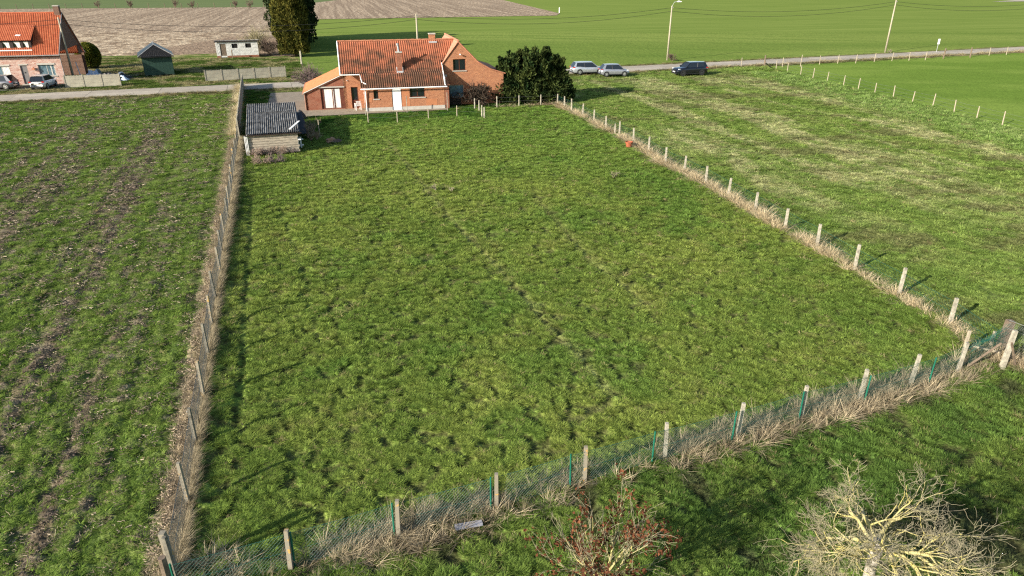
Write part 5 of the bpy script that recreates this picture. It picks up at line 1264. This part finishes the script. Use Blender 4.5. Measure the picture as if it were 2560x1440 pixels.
tp = np.array([tuple(q) for q in tips]); sel = tp[rng.random(len(tp)) < .22]; P = np.repeat(sel, 18, 0)+rng.normal(size=(len(sel)*18,3))*np.array([.055,.055,.085])-np.array([0,0,.06])
leafmesh('dead_leaves', P, .050, M['copper'], rt_, 9, aspect=1.5, up=-.6)['kind'] = 'stuff'
# bare shrubs
def bare_shrub(label, base, h_, spread, n, depth, m, seed, name='bare_shrub', rad=.02, group=None, minr=.008, sp=.5):
    t = thing(name, label, 'shrub', (*base, 0), 0, group); q = random.Random(seed); s_ = []
    for k_ in range(n):
        a = q.uniform(0, 6.28); ti = q.uniform(.1, 1)*spread
        branches((math.cos(a)*.12*spread, math.sin(a)*.12*spread, 0), (math.cos(a)*ti, math.sin(a)*ti, 1), h_*.5*q.uniform(.8,1.1), rad, depth, q, sp, 3, .0, .62, (1,2), s_, .16)
    seg_mesh('branches', s_, m, t, minr); return t
bare_shrub('dense leafless grey brown bush behind the lean-to roof', G(776,222), 2.9, .75, 34, 3, M['twig_purple'], 3, minr=.012)
bare_shrub('tangled leafless climber against the gable wall of the farmhouse', hw(11.4,1.5), 2.9, 1.0, 15, 3, M['bark_dark'], 4, minr=.022, sp=.8, rad=.05)
bare_shrub('small leafless climber left of the low gable window', hw(8.4,1.5), 2.4, .5, 7, 2, M['bark_dark'], 14, minr=.02, sp=.8)
bare_shrub('leafless brown shrub at the right end of the whitewashed shed', loc2w(G(543.7,145),20,8.3,1.0), 3.0, .9, 16, 3, M['twig_brown'], 5, minr=.016)
bare_shrub('pale dry bush towering behind the whitewashed shed', loc2w(G(543.7,145),20,6.5,5.5), 4.6, .8, 18, 3, mat('pale_twig', (.28,.25,.14), .9), 6, minr=.016)
for i, px_ in enumerate((247,327,440,482,590,625)):
    bare_shrub(['leafless hedge shrub on the distant fence line, nearest the brick house chimney','leafless hedge shrub on the distant fence line above the round bush','thin leafless shrub on the distant fence line above the green shed','bare shrub on the distant fence line right of the green shed','bare shrub on the distant fence line above the whitewashed shed','low bare shrub on the distant fence line beside the conifer'][i], G(px_,20.5), 3.4+.4*(i % 3), .5, 9, 2, M['twig_brown'], 40+i, minr=.04, group='bare shrubs on the far fence')
for i, (px_, py_) in enumerate(((640,388),(668,385),(700,383),(727,380),(655,408),(690,404))):
    bare_shrub(['bramble thicket at the left foot of the plank shed','bramble thicket left of centre below the plank shed','bramble thicket in the middle before the plank shed','bramble thicket at the right below the white pallet','low bramble spill at the left edge in front of the thicket','low bramble spill reaching the paddock grass'][i], G(px_,py_), .80, 1.9, 26, 2, M['twig_purple'] if i % 2 else mat('bramble_pale', (.30,.22,.17), .9), 60+i, name='bramble', minr=.008, group='brambles before the shed', sp=.9)
for i, (px_, py_, h_) in enumerate(((770,345,1.2),(783,335,1.5),(793,350,.9),(778,352,.8))):
    bare_shrub(['grey dead weed clump beside the shed wall','tall feathery dead weed in the shed shadow','low dead weed clump near the pale stake','low dead weeds at the shed corner'][i], G(px_,py_), h_, .4, 12, 2, mat('dead_weed', (.30,.22,.15), .9), 80+i, name='dead_weed', minr=.007)
for i, (p_, lb) in enumerate((((25.3,113.0),'small brown shrub at the foot of the lamp pole'),((66.2,125.9),'pale weeds at the foot of the bare utility pole'),(G(1093,476),'dead thistle standing in the middle of the paddock'),(G(1128,478),'low dead thistle beside the taller one in the paddock'),(G(1535,443),'pale dry weed near the right side of the paddock'))):
    bare_shrub(lb, p_, (1.3,.6,.5,.3,.6)[i], .7, (16,8,6,5,6)[i], 2, (M['twig_brown'] if i == 0 else M['twig']), 90+i, name='dead_weed', minr=(.02 if i < 2 else .008))
# ------------------------------------------------------------ small things
tb = thing('clay_tub', 'orange terracotta tub beside the right hand fence of the paddock', 'tub', (*G(1572,367), 0))
q = MB(); n = 18
for (ra, za), (rb__, zb) in (((.26,0),(.36,.45)), ((.36,.45),(.40,.47)), ((.40,.47),(.40,.53)), ((.40,.53),(.35,.53)), ((.35,.53),(.25,.06))):
    for k_ in range(n):
        t0, t1 = 6.283*k_/n, 6.283*(k_+1)/n; q.quad((ra*math.cos(t0),ra*math.sin(t0),za),(ra*math.cos(t1),ra*math.sin(t1),za),(rb__*math.cos(t1),rb__*math.sin(t1),zb),(rb__*math.cos(t0),rb__*math.sin(t0),zb))
tb.scale = (.78,.78,.78); q.build('bowl', M['tub'], tb, smooth=True); MB().tube([(0,0,.03),(0,0,.40)], [.24,.33], 16).build('soil_fill', M['soil'], tb)
gp = thing('profile_board', 'grey ribbed board lying on the lawn below the mesh fence', 'board', (*G(1172,1322), .07), 14)
for k_ in range(4): MB().box(-.34,.34,-.085+k_*.045,-.048+k_*.045,.03,.06+.012*(k_ % 2)).build('rib', M['grey_panel'], gp)
# white garden chair
wc = thing('garden_chair', 'white plastic armchair standing on the patio by the lean-to', 'chair', (*hw(-.85,1.05), .03), HA-165)
q = MB(); q.box(-.24,.24,-.22,.22,.40,.43); q.build('seat', M['white'], wc)
for k_ in range(5): MB().box(-.22+k_*.095,-.16+k_*.095,.20,.235,.43,.86).build('back_slat', M['white'], wc)
MB().box(-.24,.24,.195,.24,.82,.90).build('back_rail', M['white'], wc)
for sx in (-1, 1):
    MB().box(sx*.26-.03,sx*.26+.03,-.24,.24,.62,.65).build('armrest', M['white'], wc)
    for sy in (-1, 1): MB().box(sx*.25-.03,sx*.25+.03,sy*.21-.03,sy*.21+.03,0,.62 if sy < 0 else .62).build('leg', M['white'], wc)
# junk beside the brick house
j0 = lambda u, v: loc2w(LO, HA, u, v)
def cloth(name, label, c, w, d, hgt, m, seed):
    r = random.Random(seed); mb = MB(); nx, ny = 9, 7
    for j in range(ny):
        for i in range(nx):
            e = min(i, nx-1-i, j, ny-1-j); mb.v.append((c[0]+(i/(nx-1)-.5)*w+r.uniform(-.08,.08), c[1]+(j/(ny-1)-.5)*d+r.uniform(-.08,.08), .03+hgt*min(1, e/2)*r.uniform(.45,1.1)))
    for j in range(ny-1):
        for i in range(nx-1): mb.f.append((j*nx+i, j*nx+i+1, (j+1)*nx+i+1, (j+1)*nx+i)); mb.mi.append(0)
    return simple(name, label, 'tarpaulin', mb, m)
cloth('tarpaulin', 'crumpled pale blue tarpaulin behind the three bay concrete fence', (*j0(2.5,1.9),0), 2.6, 1.6, .7, M['tarp_blue'], 1)
cloth('tarpaulin', 'light blue sheet heaped against the gable of the brick house', (*j0(1.9,4.2),0), 1.7, 1.6, 1.1, M['tarp_blue'], 2)
cloth('tarpaulin', 'small blue sheet at the right end of the rubble heap', (*j0(5.9,1.7),0), 1.6, 1.0, .6, M['tarp_blue'], 3)
cloth('tarpaulin', 'black sheeting spread behind the rubble heap', (*j0(5.2,3.6),0), 2.6, 2.0, .7, M['tarp_black'], 4)
lump('rubble_heap', 'grey rubble heap behind the concrete fence of the brick house', 'heap', (*j0(4.3,1.9),0), 1.7, M['rubble'], 11, .5, 18, .18)
lump('sand_heap', 'brown earth heap behind the grey rubble', 'heap', (*j0(3.9,3.6),0), 1.0, mat('brown_heap', (.24,.17,.12), .95, var=.3), 12, .7, 14, .2)
lump('water_butt', 'round grey green barrel beside the clipped bush', 'barrel', (*j0(2.1,6.0),0), .45, mat('barrel_plastic', (.10,.14,.13), .6), 13, 2.4, 12, .03)
lump('white_bag', 'small white bag on top of the black sheeting', 'bag', (*j0(5.3,4.3),.5), .38, M['white'], 14, .7, 9, .15)
g_ = j0(.9,2.2); plank_at('leaning_pole', 'pale pole leaning against the gable of the brick house', 'pole', (g_[0]+.8,g_[1]-.8,.1), (g_[0]-.1,g_[1]+.2,2.3), .10, .06, M['lead'])
g_ = G(325,190); plank_at('loose_plank', 'pale plank lying in the shadow left of the green shed', 'plank', (g_[0]-1.2,g_[1]+.3,.06), (g_[0]+.9,g_[1]+.5,.06), .22, .04, M['plank'])
MB_ = None
g_ = G(754,160); plank_at('stone_post', 'grey stone post at the foot of the golden green conifer', 'post', (*g_,-.1), (g_[0],g_[1],1.9), .28, .2, M['concrete_post'])
# flagstone edge and fallen leaves on lawn
gl = G(430,188)

# ------------------------------------------------------------ cars
def car(label, p_, deg, L, Wd, Hh, paint, rim, style, name='parked_car', plate_front=True, group='cars parked along the road'):
    """x forward. style: dict of side profile fractions"""
    t = thing(name, label, 'car', (*p_, .05), deg, group); w = Wd/2; gc = .19
    st_ = style; belt = st_['belt']; hood = st_['hood']; tail = st_['tail']
    # stations along x: (x, z_top, half width, z_bottom)
    X = [-.5,-.485,-.44,-.30,-.1,.1,.24,.38,.46,.49,.5]
    def ztop(f):
        return float(np.interp(f, [-.5,-.47,-.40,-.1,.20,.24,.40,.47,.5], [tail*.72,tail*.93,tail,belt,belt*.99,hood,hood*.93,hood*.80,hood*.55]))
    def hwid(f): return w*float(np.interp(abs(f), [0,.34,.44,.485,.5], [1,1,.94,.82,.74]))
    def zbot(f): return gc+float(np.interp(abs(f), [0,.44,.5], [0,.02,.14]))
    mb = MB(); rings = []
    for f in X:
        zt, ww, zb = ztop(f), hwid(f), zbot(f); zm = zb+(zt-zb)*.55
        sec = [(-ww*.80,zt),(-ww*.93,zt-.045),(-ww*.99,zt-.16),(-ww,zm),(-ww*.985,zb+.12),(-ww*.90,zb),(ww*.90,zb),(ww*.985,zb+.12),(ww,zm),(ww*.99,zt-.16),(ww*.93,zt-.045),(ww*.80,zt),(ww*.4,zt+.022),(-ww*.4,zt+.022)]
        base = len(mb.v); mb.v += [(f*L, a, b_) for a, b_ in sec]; rings.append(base)
    n = 14
    for a, b_ in zip(rings[:-1], rings[1:]):
        for k_ in range(n): mb.f.append((a+k_, a+(k_+1) % n, b_+(k_+1) % n, b_+k_)); mb.mi.append(0)
    mb.f.append(tuple(rings[0]+k_ for k_ in range(n))); mb.f.append(tuple(rings[-1]+k_ for k_ in range(n))[::-1]); mb.mi += [0, 0]
    body = mb.build('body', paint, t, smooth=True)
    # glasshouse
    wb, wt = w*.90, w*.70; xs, xf, xr, xt = st_['ws']*L, st_['rf']*L, st_['rr']*L, st_['rg']*L
    zr = Hh-.05; zb_ = belt-.03
    def side(f): # roof outline at fraction
        return f
    q = MB(); lo = [(xs,-wb,zb_-.03),(xs,wb,zb_-.03),(xt,wb*.95,zb_),(xt,-wb*.95,zb_)]; up_ = [(xf,-wt,zr-.02),(xf,wt,zr-.02),(xr,wt,zr-.03),(xr,-wt,zr-.03)]
    for k_ in range(4): q.quad(lo[k_], lo[(k_+1) % 4], up_[(k_+1) % 4], up_[k_])
    q.build('windows', M['glass'], t)
    q = MB(); nseg = 6
    ro = []
    for k_ in range(nseg+1):
        f = k_/nseg; x_ = xf+.05+(xr-.05-xf-.05)*f; z_ = zr+.05*math.sin(math.pi*(f*.8+.15)); ro.append([(x_,-wt-.02,z_-.045),(x_,-wt*.75,z_),(x_,0,z_+.02),(x_,wt*.75,z_),(x_,wt+.02,z_-.045)])
    for a, b_ in zip(ro[:-1], ro[1:]):
        for k_ in range(4): q.quad(a[k_], a[k_+1], b_[k_+1], b_[k_])
    q.build('roof', paint, t, smooth=True)
    def bar(A, B, w0, m_=paint, nm='pillar'):
        o = MB(); A, B = Vector(A), Vector(B); o.tube([A, B], w0, 4); return o.build(nm, m_, t)
    for sy in (-1, 1):
        bar((xs,sy*wb,zb_),(xf,sy*wt,zr-.02),.035); mdx = (xs*.45+xt*.55); mdu = (xf*.45+xr*.55)
        bar((mdx+.1,sy*wb*.99,zb_),(mdu+.1,sy*wt,zr-.03),.032, M['black_plastic'])
        q = MB(); cw = st_['cp']*L
        q.quad((xt+.0,sy*(wb*.95+.012),zb_-.02),(xt+cw,sy*(wb*.97+.012),zb_-.02),(xr+cw*.45,sy*(wt+.014),zr-.03),(xr-.04,sy*(wt+.014),zr-.03)); q.build('rear_pillar', paint, t)
        bar((xf,sy*wt,zr-.015),(xr,sy*wt,zr-.03),.03)
        q = MB(); q.box(xs-.05-.1,xs-.05+.02,sy*(wb+.06)-.07,sy*(wb+.06)+.07,zb_+.03,zb_+.15); q.build('mirror', paint, t)
        q = MB(); q.box(mdx+.25,mdx+.40,sy*w-.005 if sy > 0 else -w-.012,sy*w+.012 if sy > 0 else -w+.005,belt-.20,belt-.17); q.box(mdx-.55,mdx-.40,sy*w-.005 if sy > 0 else -w-.012,sy*w+.012 if sy > 0 else -w+.005,belt-.19,belt-.16); q.build('door_handle', paint, t)
        q = MB(); q.box(L*.40,L*.455,sy*w*.84-.10,sy*w*.84+.05,hood*.80,hood*.80+.08); q.build('headlight', M['clear_light'], t)
        q = MB(); q.box(-L*.487,-L*.43,sy*w*.80-.12,sy*w*.80+.13,tail*.80,tail*.80+.13); q.build('tail_light', M['red_light'], t)
        for fx in (st_['fw'], st_['rw']):
            x_ = fx*L; rw_ = st_['wr']; y0 = sy*w-(.20 if sy > 0 else 0)+(.02 if sy > 0 else -.02)
            wh = MB(); wh.disc((x_, y0, rw_-.03), 'y', rw_*.62, rw_, .20, 22); wo_ = wh.build('wheel', M['tyre'], t, smooth=False)
            yo = (sy*w+.02*sy)
            hb = MB(); hb.disc((x_, yo-(.04 if sy > 0 else 0)-.0, rw_-.03), 'y', rw_*.54, rw_*.64, .04, 20)
            for s__ in range(5):
                a = s__*1.2566; hb.quad((x_+.03*math.cos(a+1.57),yo,rw_-.03+.03*math.sin(a+1.57)),(x_+.03*math.cos(a-1.57),yo,rw_-.03+.03*math.sin(a-1.57)),(x_+rw_*.56*math.cos(a-.16),yo,rw_-.03+rw_*.56*math.sin(a-.16)),(x_+rw_*.56*math.cos(a+.16),yo,rw_-.03+rw_*.56*math.sin(a+.16)))
            hb.disc((x_, yo-.01, rw_-.03), 'y', 0, rw_*.2, .02, 10)
            hb.build('rim', rim, wo_)
            bk = MB(); bk.disc((x_, yo-.09*sy, rw_-.03), 'y', 0, rw_*.60, .01, 16); bk.build('hub_shadow', M['black_plastic'], wo_)
            ar = MB(); nn_ = 14
            for k_ in range(nn_):
                t0, t1 = math.pi*(k_/nn_*1.12-.06), math.pi*((k_+1)/nn_*1.12-.06); r0, r1 = rw_*1.0, rw_*1.16; yy_ = sy*(w+.006)
                ar.quad((x_+r0*math.cos(t0),yy_,rw_-.03+r0*math.sin(t0)),(x_+r0*math.cos(t1),yy_,rw_-.03+r0*math.sin(t1)),(x_+r1*math.cos(t1),yy_,rw_-.03+r1*math.sin(t1)),(x_+r1*math.cos(t0),yy_,rw_-.03+r1*math.sin(t0)))
            ar.build('wheel_arch', M['black_plastic'], t)
    q = MB(); q.box(-L*.503,-L*.47,-w*.80,w*.80,gc+.04,gc+.17); q.build('rear_bumper', M['black_plastic'], t)
    q = MB(); q.box(L*.46,L*.502,-w*.70,w*.70,gc+.05,gc+.22); q.box(L*.47,L*.498,-w*.45,w*.45,hood*.62,hood*.62+.12); q.build('grille', M['black_plastic'], t)
    q = MB(); q.box(L*.499,L*.507,-.26,.26,gc+.26,gc+.37); q.build('number_plate', M['plate'], t)
    q = MB(); q.box(-L*.507,-L*.497,-.26,.26,tail*.62,tail*.62+.11); q.build('number_plate', M['plate'], t)
    q = MB()
    for sy in (-1, 1): q.box(-L*.33,L*.33,sy*w*1.003-.01,sy*w*1.003+.01,gc+.02,gc+.10)
    q.build('side_skirt', M['black_plastic'], t)
    return t
EST = dict(belt=.93,hood=.90,tail=1.05,ws=.27,rf=.10,rr=-.40,rg=-.48,cp=.075,fw=.31,rw=-.29,wr=.34)
HAT = dict(belt=.92,hood=.88,tail=.98,ws=.30,rf=.12,rr=-.36,rg=-.475,cp=.11,fw=.315,rw=-.31,wr=.32)
SUV = dict(belt=1.08,hood=1.02,tail=1.12,ws=.22,rf=.08,rr=-.40,rg=-.48,cp=.10,fw=.31,rw=-.29,wr=.38)
def carpos(px0, px1, py, off): a = G(px0, py); b_ = G(px1, py); return ((a[0]+b_[0])/2, (a[1]+b_[1])/2+off)
car('silver blue estate car at the roadside, nearer the dark conifer', carpos(1437,1504,188,1.5), 13, 4.65, 1.82, 1.58, M['p_silver'], M['rim'], EST)
car('mid grey hatchback parked just in front of the silver estate', carpos(1500,1572,192,.9), 9, 3.95, 1.70, 1.52, M['p_mid'], M['rim'], HAT)
car('black sport utility car parked on the grass, facing left', carpos(1683,1771,190,1.0), 197, 4.7, 1.90, 1.68, M['p_black'], M['rim_dark'], SUV)
c1p = j0(-6.3,-3.0); car('grey crossover car parked before the pink brick house, cut by the left edge', c1p, HA+180-8, 4.2, 1.80, 1.56, M['p_grey'], M['rim'], dict(HAT, wr=.36))
c2p = j0(-1.35,-3.2); car('pale silver hatchback seen from behind at the corner of the pink brick house', c2p, HA+88, 4.0, 1.74, 1.50, M['p_white'], M['rim'], HAT)
